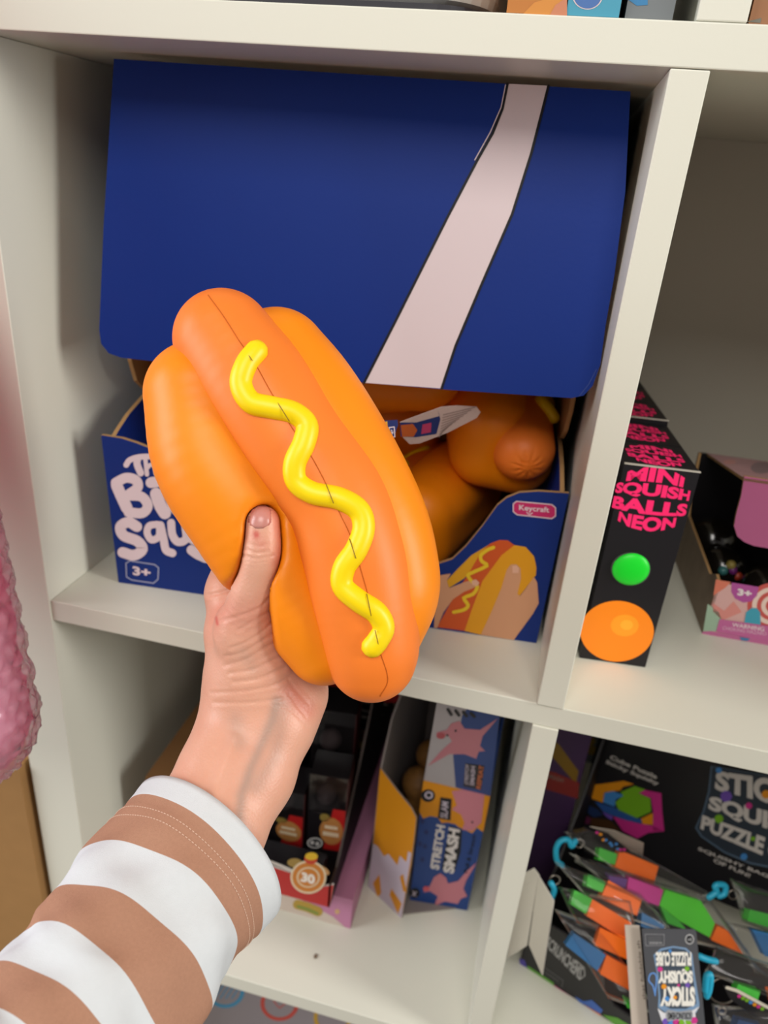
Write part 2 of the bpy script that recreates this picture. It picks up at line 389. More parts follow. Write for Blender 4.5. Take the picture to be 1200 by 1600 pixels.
def copy_tree(o, parent=None):
    c = o.copy(); COL.objects.link(c); c.parent = parent
    for ch in list(o.children): copy_tree(ch, c)
    return c
def place(o, loc, ex, ez, label):
    ex = nlen(np.array(ex, float)); ez = np.array(ez, float); ez = nlen(ez - ex * np.dot(ex, ez)); ey = np.cross(ez, ex)
    o.location = np.array(loc) / 100; o.rotation_euler = Matrix(np.array([ex, ey, ez]).T.tolist()).to_euler()
    tag(o, label, 'squishy toy', 'squishy hot dogs inside the blue carton')
K = 1.07
def dog(o, loc, ex, ez, label, anchor=(0, 0, 0)):
    ex = nlen(np.array(ex, float)); ez = np.array(ez, float); ez = nlen(ez - ex * np.dot(ex, ez)); ey = np.cross(ez, ex)
    place(o, np.array(loc) - K * (np.array(anchor) @ np.array([ex, ey, ez])), ex, ez, label); o.scale = (K, K, K)
dog(proto, (16.2, 13.0, 17.0), (1, .10, .10), (-.1, .8, .6), 'squishy hot dog lying on top of the pile, half behind the blue flap')
dog(copy_tree(proto), onY(818, 703, 11.5), (.26, -1, -.24), (.78, .1, .62), 'squishy hot dog with its creased sausage end facing out of the carton', (7.9, 0, .6))
dog(copy_tree(proto), (23.4, 18.0, 5.2), (.22, 1, -.02), (-.75, .2, .75), 'squishy hot dog low in the carton behind the cut front edge')
dog(copy_tree(proto), (14.0, 21.5, 9.5), (1, .2, .1), (0, .3, 1), 'squishy hot dog deep in the carton behind the paper tags')

# ================================================================== HAND AND ARM
me_ = thing('person', 'outstretched left arm in a striped sleeve, hand gripping the hot dog toy', 'person', P(200, 1500, 28))
PALM = [nview(405, 1135, 33.4, 60), nview(395, 1060, 34.3, 62), nview(400, 1000, 35.3, 56)]
WR = [[nview(240, 1398, 28.4, 66), nview(300, 1290, 30.6, 66), nview(348, 1200, 32.2, 62), nview(375, 1130, 33.2, 58)],
      [nview(290, 1418, 28.6, 66), nview(342, 1302, 30.8, 66), nview(396, 1210, 32.3, 60), nview(430, 1125, 33.3, 58)],
      [nview(270, 1408, 29.4, 70), nview(318, 1298, 31.7, 68), nview(372, 1205, 33.1, 60), nview(403, 1130, 33.8, 60)]]
EXTRA = [[nview(373, 1130, 33.2, 57), nview(378, 1060, 33.4, 52), nview(365, 990, 34.0, 41), nview(364, 925, 34.9, 39), nview(372, 870, 36.0, 34)],      # thumb side of the palm and index base
         [nview(434, 1125, 33.3, 58), nview(458, 1085, 33.9, 50), nview(462, 1030, 35.2, 48), nview(470, 990, 36.0, 38)],                                 # heel of the hand
         [nview(405, 1120, 33.1, 52), nview(398, 1050, 32.75, 55), nview(384, 985, 32.0, 48)]]                                                          # ball of the thumb
FING = [[nview(372, 905, 35.6, 30), nview(402, 815, 36.9, 27), nview(462, 765, 37.3, 25), nview(512, 752, 37.0, 22)],
        [nview(410, 935, 36.2, 31), nview(468, 850, 37.4, 28), nview(534, 812, 37.4, 26), nview(582, 808, 36.9, 22)],
        [nview(440, 975, 36.2, 30), nview(508, 905, 37.3, 27), nview(566, 872, 37.2, 25), nview(608, 866, 36.7, 21)],
        [nview(462, 1015, 36.0, 27), nview(520, 965, 36.8, 24), nview(562, 940, 36.8, 22), nview(596, 930, 36.4, 19)]]
def f_hand(p):
    d = chain(p, PALM, .8)
    for c in WR: d = smin(d, chain(p, c, .8), .9)
    for c in EXTRA: d = smin(d, chain(p, c, .6), .8)
    d = smin(d, f_thumb(p), .45)
    f = None
    for c in FING: e = chain(p, c, .25); f = e if f is None else np.minimum(f, e)
    return smin(d, f, .35)
allp = PALM + sum(WR, []) + sum(EXTRA, []) + sum(FING, []) + TH
V, Fq = surface_nets(f_hand, *box_of(allp, .3), .078); V = relax(V, Fq, 2)
# refine the visible side: one Catmull-like split is left to a Subdivision modifier; creases are pressed in below
px = 600 + FPX * V[:, 0] / -V[:, 2]; py = 800 - FPX * V[:, 1] / -V[:, 2]
eps = .02
G = np.stack([f_hand(V + np.eye(3)[i] * eps) - f_hand(V - np.eye(3)[i] * eps) for i in range(3)], 1); N = G / (np.linalg.norm(G, axis=1)[:, None] + 1e-9)
front = N[:, 2] > .1
def pdist(poly):
    d = np.full(len(V), 1e9)
    for (x0, y0), (x1, y1) in zip(poly[:-1], poly[1:]):
        dx, dy = x1 - x0, y1 - y0; t = np.clip(((px - x0) * dx + (py - y0) * dy) / (dx * dx + dy * dy), 0, 1)
        d = np.minimum(d, np.hypot(px - x0 - t * dx, py - y0 - t * dy))
    return d
disp = np.zeros(len(V))
creases = [([(385, 858), (400, 864), (420, 862)], .03, 3), ([(381, 868), (400, 873), (428, 868)], .035, 3.2), ([(388, 850), (405, 854), (418, 850)], .02, 3),
           ([(326, 930), (345, 926), (358, 922)], .06, 4), ([(345, 970), (375, 962), (405, 950), (420, 935)], .03, 3.5), ([(372, 985), (400, 968), (425, 955)], .025, 3.5),
           ([(350, 1040), (385, 1030), (415, 1012), (435, 1002)], .028, 3.5), ([(358, 1052), (395, 1046), (430, 1030), (448, 1020)], .035, 3.5), ([(365, 1066), (405, 1060), (445, 1043)], .04, 4),
           ([(330, 1082), (380, 1080), (430, 1070), (462, 1050)], .03, 3.5), ([(360, 1012), (385, 1003), (412, 985), (430, 968)], .03, 3.2), ([(352, 1025), (378, 1020), (405, 1004), (436, 985)], .025, 3), ([(384, 876), (402, 879), (424, 875)], .02, 2.6), ([(450, 1062), (462, 1078), (482, 1100)], .02, 3), ([(425, 1100), (455, 1110), (480, 1135)], .015, 3), ([(335, 1098), (390, 1098), (440, 1092)], .03, 4), ([(452, 1085), (470, 1110), (478, 1120)], .02, 3)]
for poly, a, wd in creases:
    q = [tuple(v) for v in smooth_path(poly, 4)]; e = pdist(q); disp += .62 * (-1.5 * a * np.exp(-(e / (wd * .62)) ** 2) + .5 * a * np.exp(-((e - wd * 1.6) / (wd * .8)) ** 2)) * front
disp += .10 * np.exp(-(pdist([(366, 1155), (340, 1225), (320, 1290)]) / 11) ** 2) * front      # tendon
disp += .05 * np.exp(-(pdist([(355, 1010), (345, 960)]) / 12) ** 2) * front
V = V + N * disp[:, None]
vein = np.clip(.9 * np.exp(-(pdist([(432, 1095), (425, 1125), (410, 1160), (392, 1200), (378, 1240), (372, 1290)]) / 9) ** 2) + .55 * np.exp(-(pdist([(445, 1100), (430, 1180), (400, 1230)]) / 12) ** 2)
               + .5 * np.exp(-(pdist([(368, 1125), (375, 1160)]) / 14) ** 2) + .35 * np.exp(-(pdist([(380, 1020), (395, 1045)]) / 12) ** 2), 0, 1) * front
red = np.clip(.9 * np.exp(-(pdist([(400, 834), (401, 836)]) / 4) ** 2) + .8 * np.exp(-(pdist([(339, 966), (341, 975)]) / 2.5) ** 2) + .45 * np.exp(-(pdist([(430, 800), (438, 850), (432, 880)]) / 9) ** 2)
              + .4 * np.exp(-(pdist([(400, 838), (408, 850)]) / 12) ** 2) + .45 * np.exp(-(pdist([(455, 1080), (480, 1110)]) / 16) ** 2) + .3 * np.exp(-(pdist([(345, 960), (400, 960)]) / 30) ** 2), 0, 1)
skin = bpy.data.materials.new('skin'); skin.use_nodes = True; nt = skin.node_tree; b = nt.nodes['Principled BSDF']
b.inputs['Roughness'].default_value = .42; b.inputs['Specular IOR Level'].default_value = .45
b.inputs['Subsurface Weight'].default_value = .18; b.inputs['Subsurface Radius'].default_value = (1, .35, .2); b.inputs['Subsurface Scale'].default_value = .004
def node(t, **kw):
    n = nt.nodes.new(t)
    for k, v in kw.items(): setattr(n, k, v)
    return n
tc = node('ShaderNodeTexCoord'); nz = node('ShaderNodeTexNoise'); nz.inputs['Scale'].default_value = 55; nz.inputs['Detail'].default_value = 5
nt.links.new(tc.outputs['Object'], nz.inputs['Vector'])
m0 = node('ShaderNodeMix', data_type='RGBA'); m0.inputs[6].default_value = lin('cb9077'); m0.inputs[7].default_value = lin('dcaa92'); nt.links.new(nz.outputs['Fac'], m0.inputs[0])
m1 = node('ShaderNodeMix', data_type='RGBA'); m1.inputs[7].default_value = lin('9d8578'); at = node('ShaderNodeAttribute', attribute_name='vein'); nt.links.new(at.outputs['Fac'], m1.inputs[0]); nt.links.new(m0.outputs[2], m1.inputs[6])
m2 = node('ShaderNodeMix', data_type='RGBA'); m2.inputs[7].default_value = lin('c05f52'); at2 = node('ShaderNodeAttribute', attribute_name='flush'); nt.links.new(at2.outputs['Fac'], m2.inputs[0]); nt.links.new(m1.outputs[2], m2.inputs[6])
nt.links.new(m2.outputs[2], b.inputs['Base Color'])
vz = node('ShaderNodeTexVoronoi'); vz.inputs['Scale'].default_value = 900; nt.links.new(tc.outputs['Object'], vz.inputs['Vector'])
bp = node('ShaderNodeBump'); bp.inputs['Strength'].default_value = .18; bp.inputs['Distance'].default_value = .0004; nt.links.new(vz.outputs['Distance'], bp.inputs['Height']); nt.links.new(bp.outputs['Normal'], b.inputs['Normal'])
arm = np_obj('arm', V2W(V), Fq, skin, me_)
for nm, arr in (('vein', vein * .75), ('flush', red)):
    a = arm.data.attributes.new(nm, 'FLOAT', 'POINT'); a.data.foreach_set('value', arr.astype(np.float32))
# thumb nail: a thin curved plate seated in the thumb tip
ring = []; nv = []; nf = []
NC = 9; NRW = 9
for j in range(NRW):
    v = j / (NRW - 1); y = 788.5 + 37 * v
    half = 19 * (1 - .10 * (1 - v)) * math.sqrt(max(.02, 1 - max(0, (.16 - v) / .16) ** 2 * .8)) * math.sqrt(max(.05, 1 - max(0, (v - .72) / .30) ** 2))
    cx = 407 - 2.0 * v
    for i in range(NC):
        u = i / (NC - 1) * 2 - 1; x = cx + u * half; z = trace(f_hand, x, y + .6 * 0, 26, 34) or 29.7
        nv.append(V2W(PV(x, y, z - .035 + .045 * abs(u) ** 4)))
for j in range(NRW - 1):
    for i in range(NC - 1): nf.append((j * NC + i, j * NC + i + 1, (j + 1) * NC + i + 1, (j + 1) * NC + i))
nb = MB(); nb.add(nv, nf, M('c08076', .28, .5, sss=.1, key='nail')); nn = nb.obj('fingernail', me_, smooth=True)
so = nn.modifiers.new('s', 'SOLIDIFY'); so.thickness = .0005; so.offset = -1
nn['label'] = 'short pink thumb nail'

# sleeve
SLW = M('cdd1d4', .9, .1, noise=.03, scale=300, bump=.35, bscale=3500, key='white_jersey'); SLB = M('ab8069', .9, .1, noise=.10, scale=900, bump=.5, bscale=3500, key='tan_jersey')
SCP = [(322, 1330, 31.0), (258, 1404, 29.2), (188, 1507, 26.9), (98, 1612, 24.8), (-20, 1745, 22.2), (-150, 1880, 19.5)]
SC = [PV(*q) for q in SCP]
SRr = [145, 145, 150, 156, 165, 170]
path = smooth_path(SC, 14); rads = [p[0] for p in smooth_path([(r,) * 3 for r in SRr], 14)]
al = np.concatenate([[0], np.cumsum([np.linalg.norm(b - a) for a, b in zip(path[:-1], path[1:])])])
cpx = smooth_path([(x, y) for x, y, z in SCP], 14); apx = np.concatenate([[0], np.cumsum([np.linalg.norm(b - a) for a, b in zip(cpx[:-1], cpx[1:])])])
bands = [float(np.interp(v, apx, al)) for v in (0, 37, 120, 208, 298, 393, 490, 590)]
stations = sorted(set([round(float(x), 4) for x in np.arange(0, al[-1], .22)] + bands)); NR = 128; SHEAR = .10
def at_len(s):
    i = min(max(int(np.searchsorted(al, s)) - 1, 0), len(path) - 2); t = (s - al[i]) / (al[i + 1] - al[i]); p = path[i] * (1 - t) + path[i + 1] * t
    return p, rads[i] * (1 - t) + rads[i + 1] * t, nlen(path[min(i + 4, len(path) - 1)] - path[max(i - 4, 0)])
def sleeve_pt(s, a, off=0):
    s = min(max(s + .0, 0), al[-1] - .01); p, r, t = at_len(s); u = nlen(np.array((0, 0, 1.)) - t * t[2]); v = np.cross(t, u); R = r * -p[2] / FPX
    wv = .08 * math.sin(a * 3 + s * .9) * min(1, s / 3) + .06 * math.sin(a * 7 - s * 1.7) * min(1, s / 4) + .05 * math.sin(a * 4 + s * 2.6) * min(1, s / 4) + .14 * math.exp(-((s - 6.2 - 1.2 * math.sin(a * 2)) / .5) ** 2) * max(0, math.cos(a - 1.2))
    wv += -.05 * math.exp(-((s - 1.15) / .12) ** 2) + .03 * math.exp(-((s - .1) / .15) ** 2)
    R = R * (1 + wv * .35) + off
    return p + u * (R * math.cos(a) * .9) + v * (R * math.sin(a)) - t * (SHEAR * R * math.cos(a))
sb = MB(); vs = [V2W(sleeve_pt(s, j * math.tau / NR)) for s in stations for j in range(NR)]
fs_w, fs_b = [], []
for i in range(len(stations) - 1):
    mid_ = (stations[i] + stations[i + 1]) / 2; k = sum(mid_ > q for q in bands) - 1
    for j in range(NR): (fs_w if k % 2 == 0 else fs_b).append((i * NR + j, i * NR + (j + 1) % NR, (i + 1) * NR + (j + 1) % NR, (i + 1) * NR + j))
b0 = len(sb.v); sb.v += [tuple(x) for x in vs]
for fl, mm in ((fs_w, SLW), (fs_b, SLB)):
    k = sb.mi(mm)
    for f in fl: sb.f.append(f); sb.m.append(k)
sl = sb.obj('sleeve', me_, smooth=True); so = sl.modifiers.new('s', 'SOLIDIFY'); so.thickness = .0016; so.offset = -1
sl['label'] = 'cuffed sleeve with white and tan stripes'
st = MB(); THR = M('d9b9a4', .8, .1, key='thread')
for row in (1.5, 1.85):
    nn_ = 150
    for k in range(nn_):
        a0 = k * math.tau / nn_; a1 = a0 + math.tau / nn_ * .6
        st.tube([V2W(sleeve_pt(row, a, .015)) for a in (a0, (a0 + a1) / 2, a1)], .016, THR, n=5, cap=False)
sti = st.obj('hem_stitching', sl); sti['label'] = 'double row of pale stitches'

# ================================================================== BLUE CARTON WITH THE HOT DOGS
FL = onZ(185, 910, 0); FR = onZ(838, 1005, 0); cu_ = nlen(FR - FL); cw = np.array((-cu_[1], cu_[0], 0)); W_ = np.linalg.norm(FR - FL); DEP = 27.5
carton = thing('display_carton', 'big blue display carton with a white-striped front flap', 'box', (FL + FR) / 2 + cw * 12)
ax = np.array([cu_, cw, (0, 0, 1.)])
def C(a, d, z): return FL + cu_ * a + cw * d + np.array((0, 0, z))
ff = Face(FL, cw)
MB().box((.3, .3, .02), (W_ - .3, DEP - .3, .3), CARD, ax, FL).obj('base_panel', carton)
MB().box((.1, DEP - .3, .02), (W_ - .1, DEP, 33.1), CARD, ax, FL).obj('back_panel', carton)
MB().box((1.1, 4.4, 32.85), (W_ - .1, DEP - .3, 33.1), CARD, ax, FL).obj('top_panel', carton)
prof = [(.35, .02), (.35, 10.9), (1.2, 11.3), (3.0, 12.0), (5.6, 12.6), (7.5, 12.8), (DEP - .3, 12.8), (DEP - .3, .02)]
prof2 = [(7.5, 12.8), (5.6, 13.1), (4.4, 14.0), (3.6, 15.6), (3.5, 18), (4.3, 32.8), (DEP - .3, 32.8), (DEP - .3, 12.8)]
for a0, a1, k in ((0.02, .3, .9), (W_ - .3, W_ - .02, -.2)):
    MB().prism([C(a0, d, z) for d, z in prof], cu_ * (a1 - a0), BLUE, CARDE, BLUE).obj('side_panel', carton)
    MB().prism([C(a0 + k * min(1, (z - 12.8) / 20), d, z) for d, z in prof2], cu_ * (a1 - a0), BLUE if a0 < 1 else CARD, CARDE, CARD if a0 < 1 else BLUE).obj('side_wing', carton)
fp = MB()
tp = [(158, 680), (190, 685), (212, 692), (230, 699), (262, 716), (330, 765), (420, 822), (550, 868), (640, 882), (683, 882), (707, 874), (728, 854), (754, 822), (777, 790), (792, 778), (812, 770), (842, 768), (889, 771)]
fp.prism([ff.at(838, 1005)] + [ff.at(*q) for q in tp[::-1]] + [ff.at(185, 910)], cw * .3, M('0f2c74', .5, .25, noise=.03, key='carton_navy'), CARDE, CARD)
PW = M('dccbd0', .5, .3, key='lettering_white')
def outlined(fc, mb, t, quad, m, L, bold, ob, om, **k):
    mb.dtext(fc, t, quad, m, L + 1, bold, **k)
def strokes(mb, fc, ls, f, m, L):
    for k, (pts, wd) in enumerate(ls):
        q = smooth_path([f(*p) for p in pts], 5) if len(pts) > 2 else [f(*p) for p in pts]; mb.dline(fc, q, wd * f.k, m, L + k * .22)
def c3_(x, y): return (150 + x / 4, 550 + y / 4)
c3_.k = .25
strokes(fp, ff, [([(190, 705), (212, 675), (270, 656), (345, 652)], 36), ([(262, 665), (258, 700), (280, 755)], 44), ([(310, 672), (320, 765)], 27), ([(322, 724), (343, 704), (364, 714), (374, 760)], 25), ([(405, 735), (440, 728), (425, 705), (400, 725), (410, 760), (440, 765)], 22),
    ([(130, 830), (160, 900), (195, 975)], 72), ([(125, 815), (190, 785), (250, 800), (262, 845), (205, 890)], 62), ([(215, 895), (290, 905), (325, 960), (290, 1005), (205, 1000)], 62), ([(345, 815), (392, 808)], 68), ([(378, 885), (405, 960), (432, 1005)], 78),
    ([(560, 780), (500, 800), (468, 870), (480, 950), (530, 1005), (600, 1000)], 62), ([(258, 1090), (205, 1062), (155, 1090), (175, 1145), (260, 1180), (292, 1230), (240, 1268), (168, 1250)], 66),
    ([(385, 1075), (335, 1085), (322, 1130), (350, 1172), (395, 1150), (400, 1090)], 44), ([(405, 1080), (425, 1170), (440, 1235), (480, 1255)], 50), ([(472, 1065), (480, 1140), (515, 1185), (565, 1165), (560, 1085)], 50), ([(570, 1110), (600, 1175), (635, 1180)], 42), ([(600, 1235), (640, 1262), (690, 1285)], 64),
    ([(640, 1000), (700, 1120), (800, 1140)], 60), ([(620, 820), (700, 900), (800, 950)], 60)], c3_, PW, 2)
PO = M('9aa0bb', .5, .3, key='outline_print')
fp.dline(ff, [(203, 876), (242, 882), (248, 887), (247, 905), (240, 911), (206, 906), (198, 901), (197, 880)], 1.8, PO, 2, closed=True)
fp.dtext(ff, '3+', [(207, 884), (236, 888), (235, 902), (208, 898)], PW, 3, .04)
def c4(l): return [(550 + x / 3.4286, 580 + y / 3.4286) for x, y in l]
fp.dpoly(ff, c4([(500, 1130), (560, 1065), (640, 985), (740, 925), (790, 905), (760, 960), (600, 1110), (520, 1160)]), M('d59a12', .5, key='bun_print'), 2)
fp.dpoly(ff, c4([(455, 1370), (500, 1290), (560, 1180), (620, 1090), (690, 970), (740, 922), (790, 903), (835, 905), (872, 932), (800, 990), (740, 1080), (680, 1200), (604, 1390)]), M('c7511a', .5, key='sausage_print'), 3)
fp.dpoly(ff, c4([(603, 1390), (640, 1280), (700, 1120), (745, 1060), (800, 985), (870, 930), (930, 940), (975, 990), (988, 1050), (985, 1090), (900, 1200), (800, 1300), (690, 1410)]), M('d8960f', .5, key='bun_print2'), 4)
fp.dpoly(ff, c4([(440, 1372), (445, 1180), (462, 1092), (530, 1082), (508, 1120), (520, 1160), (600, 1128), (660, 1112), (683, 1130), (672, 1150), (600, 1180), (540, 1220), (490, 1290), (456, 1374)]), M('c9946f', .5, key='hand_print'), 5)
fp.dpoly(ff, c4([(690, 1410), (750, 1280), (800, 1160), (830, 1060), (850, 1034), (880, 1032), (903, 1055), (905, 1110), (885, 1190), (900, 1203), (940, 1150), (975, 1100), (992, 1130), (1000, 1240), (970, 1295), (930, 1350), (866, 1438)]), M('c9946f', .5, key='hand_print'), 5)
fp.dline(ff, smooth_path(c4([(758, 942), (725, 955), (690, 985), (695, 1015), (722, 1040), (640, 1078), (622, 1095), (650, 1130), (672, 1150), (650, 1190), (600, 1212), (622, 1250), (600, 1275), (545, 1288)]), 3), 5.5, M('e0bd20', .5, key='squiggle_print'), 6)
fp.dpoly(ff, c4([(640, 1120), (665, 1112), (683, 1130), (672, 1148), (645, 1142)]), M('d8a98e', .5, key='nail_print'), 7)
fp.dpoly(ff, c4([(858, 1040), (880, 1036), (894, 1050), (892, 1078), (860, 1078)]), M('d8a98e', .5, key='nail_print'), 7)
pill = [(807, 783), (862, 788), (868, 793), (868, 806), (862, 810), (808, 804), (802, 799), (802, 787)]
fp.dpoly(ff, pill, M('c02563', .45, key='pink_print'), 2); fp.dline(ff, pill, 1.6, PW, 3, closed=True)
fp.dtext(ff, 'Keycraft', [(811, 788), (858, 792), (858, 803), (811, 799)], PW, 4, .02)
fp.dline(ff, [(823, 800), (827, 804), (832, 801)], 1.4, PW, 4)
fp.obj('front_panel', carton)
# flap hanging over the opening
fT0 = onZ(178, 92, 33.15); fT1 = onZ(985, 143, 33.15); fB = onY(545, 595, 3.4); fl = plane3(fT0, fT1, fB)
fb = MB()
out = [(178, 92), (985, 143), (977, 300), (960, 430), (946, 510), (938, 570), (926, 603), (912, 618), (893, 622), (700, 609), (569, 598), (360, 577), (190, 559), (170, 552), (158, 537), (155, 515), (162, 350), (170, 220)]
fb.prism([fl.at(*q) for q in out], -fl.n * .3, BLUE, CARDE, CARD)
se = [(857, 134), (848, 170), (830, 240), (800, 335), (750, 450), (712, 540), (690, 607)]
sw = [(569, 598), (615, 508), (660, 418), (700, 338), (745, 252), (770, 208), (785, 170), (793, 131)]
fb.dpoly(fl, se + sw, STRIPE, 1); fb.dline(fl, se, 4, INK, 2); fb.dline(fl, sw, 4, INK, 2)
fb.dline(fl, [(790, 133), (783, 168), (766, 207), (742, 250)], 1.6, STRIPE, 3)
fb.dline(fl, [(905, 619), (920, 600), (932, 577)], 1.2, M('2b4288', .5, key='flap_crease'), 2)
fb.obj('front_flap', carton)

# paper tags on the toys
def paper(name, label, px4, z, m, extra=None, group=None, thick=.06):
    f = Face(P(px4[0][0], px4[0][1], z[0]), np.cross(P(px4[1][0], px4[1][1], z[1]) - P(px4[0][0], px4[0][1], z[0]), P(px4[-1][0], px4[-1][1], z[-1]) - P(px4[0][0], px4[0][1], z[0])))
    b = MB(); b.prism([f.at(*q) for q in px4], -f.n * thick, m)
    if extra: extra(b, f)
    return tag(b.obj(name), label, 'tag', group)
PGRY = M('b59f98', .6, .2, noise=.1, scale=900, key='tag_paper')
def t1(b, f):
    b.dpoly(f, [(625, 660), (650, 660), (686, 650), (684, 640), (688, 655), (682, 678), (650, 683), (626, 682)], NAVY, 1)
    b.dpoly(f, [(626, 664), (645, 662), (652, 672), (646, 682), (628, 682)], M('b0521a', .5, key='tag_orange'), 2)
    b.dpoly(f, [(660, 663), (674, 660), (673, 675), (658, 678)], M('a8305a', .5, key='tag_pink'), 2)
    for i in range(9):
        y = 640 + i * 4.4
        b.dline(f, [(692 - i * .8, y + 12 - 4), (742 - i * 6, y + 2 - 6)], 1.1, M('7d6a66', .6, key='tag_smallprint'), 2, caps=False)
paper('hang_tag', 'grey paper hang tag with small print under the top hot dog in the carton', [(625, 660), (690, 636), (715, 634), (745, 636), (751, 644), (745, 653), (700, 676), (655, 693), (640, 694), (630, 684)], [42.5, 42.5, 42.5, 42.5, 42.5, 42.5, 42.5, 42.5, 42.5, 43.2], PGRY, t1)
def t2(b, f):
    b.dpoly(f, [(600, 660), (605, 658), (606, 672), (598, 670)], M('d8a01a', .5, key='tag_yellow'), 1)
    b.dline(f, [(608, 668), (616, 667), (617, 682), (609, 685)], 1.3, PW, 2, closed=True); b.dtext(f, '3+', [(611, 671), (615, 671), (614, 681), (610, 681)], PW, 3, .03)
paper('hang_tag', 'small navy hang tag beside the held hot dog', [(590, 658), (621, 656), (622, 664), (611, 695), (600, 690)], [40.5, 40.5, 40.5, 40.5, 40.8], NAVY, t2)

# ================================================================== UPPER SHELF ITEMS
Z1 = S_ + TT + .03
tub = MB(); prof = [(0, 0), (.0, 0)]
ring = []
def rrect(x0, y0, x1, y1, r, n=8):
    pts = []
    for cx, cy, a0 in ((x1 - r, y1 - r, 0), (x0 + r, y1 - r, 90), (x0 + r, y0 + r, 180), (x1 - r, y0 + r, 270)):
        for i in range(n + 1): a = math.radians(a0 + 90 * i / n); pts.append((cx + r * math.cos(a), cy + r * math.sin(a)))
    return pts
def loft(mb, rings, m):
    n = len(rings[0]); vs = [p for r in rings for p in r]; fs = [(i * n + j, i * n + (j + 1) % n, (i + 1) * n + (j + 1) % n, (i + 1) * n + j) for i in range(len(rings) - 1) for j in range(n)]
    fs += [tuple(range(n))[::-1], tuple((len(rings) - 1) * n + j for j in range(n))]; return mb.add(vs, fs, m)
TUBM = M('d4d2ca', .3, .5, key='white_plastic')
tb = thing('storage_tub', 'white plastic tub with a rounded corner on the top shelf', 'container', (16, 10, Z1))
loft(tub, [[(x, y, Z1 + z) for x, y in rrect(3.5 + i, .6 + i, 25.6 - i, 20 - i, 3 - i * .5)] for z, i in ((.25, .5), (.5, .1), (.9, 0), (12, -.4), (12.3, 0), (12.3, .3))], TUBM).obj('body', tb, smooth=False)
b = MB(); loft(b, [[(x, y, Z1 + z) for x, y in rrect(3.2, .2, 25.8, 20.2, 3)] for z in (0, .22)], M('26242a', .5, key='dark_foot')).obj('foot', tb)
b = MB(); loft(b, [[(x, y, Z1 + z) for x, y in rrect(2.9, .0, 26.2, 20.6, 3.2)] for z in (12.3, 13.1)], TUBM).obj('lid', tb)
def simple_box(name, label, lo, hi, m, deco=None, rz=0, group=None, cat='box'):
    c = np.array([(lo[0] + hi[0]) / 2, lo[1], lo[2]]); ca, sa = math.cos(rz), math.sin(rz); axx = [(ca, sa, 0), (-sa, ca, 0), (0, 0, 1)]
    b = MB(); l = np.array(lo) - c; h = np.array(hi) - c; b.box(l, h, m, axx, c)
    f = Face(c, (-sa, ca, 0))
    if deco: deco(b, f)
    return tag(b.obj(name), label, cat, group)
def d_or(b, f):
    b.dpoly(f, [(815, 24), (835, 4), (862, -4), (884, -8), (884, 26)], M('c98333', .5, key='print_amber'), 1)
    b.dpoly(f, [(858, 26), (868, 8), (886, -4), (886, 26)], M('c07a58', .5, key='print_rose'), 2)
simple_box('toy_box', 'orange printed box on the top shelf beside the white tub', (26.4, .15, Z1), (28.85, 14, Z1 + 18), M('b5702a', .5, key='print_orange'), d_or)
def d_te(b, f):
    b.ddisc(f, (918, -8), 24, 23, PW, 1); b.ddisc(f, (918, -8), 22, 21.5, M('4169a5', .5, key='print_blue'), 2)
simple_box('toy_box', 'teal box with a blue round badge on the top shelf', (28.9, .15, Z1), (31.05, 14, Z1 + 18), M('3f93ac', .5, key='print_teal'), d_te)
def d_gr(b, f): b.dpoly(f, [(975, -5), (1012, -5), (1012, 8), (995, 9)], M('2f78a8', .5, key='print_blue3'), 1)
simple_box('toy_box', 'dull grey box with a blue mark beside the upper divider', (31.3, .4, Z1), (33.2, 14, Z1 + 18), M('6f7476', .45, key='print_grey'), d_gr)
simple_box('carton', 'brown carton on the top shelf right of the upper divider', (36.15, .25, Z1), (52, 20, Z1 + 18), M('95694a', .6, .3, noise=.05, key='kraft_print'), lambda b, f: (b.dpoly(f, [(1166, 34), (1190, 28), (1188, 36)], M('6d6a5e', .5, key='leaf_grey'), 1), b.dpoly(f, [(1128, 33), (1142, 34), (1128, 36)], INK, 1)))

# ================================================================== NEON SQUISH BALL BOXES
A = onZ(905, 1028, 0); B = onZ(1008, 1043, 0); su = nlen(B - A); sw_ = np.array((-su[1], su[0], 0)); SW = np.linalg.norm(B - A); SH = 14.1
PINK = M('ff2a72', .5, .3, key='neon_pink_print')
sf = Face(A, sw_)
def ball_warp(row, n=4):
    Bk = [(-1, .8), (-.50, .4), (.0, .0), (.50, .4), (1, .8)]; (b0, c0), (b1, c1) = Bk[3 - row], Bk[4 - row]; wd = .72 if row in (0, 3) else .93
    def wfun(x, y):
        X = (2 * x - 1) * wd; X = math.sin(X * 1.25) / math.sin(1.25 * wd) * wd; y0 = b0 * math.sqrt(max(0, 1 - c0 * X * X)); y1 = b1 * math.sqrt(max(0, 1 - c1 * X * X)); Y = y0 + (y1 - y0) * (.05 + .9 * y); return X * .5 + .5, Y * .5 + .5
    return wfun
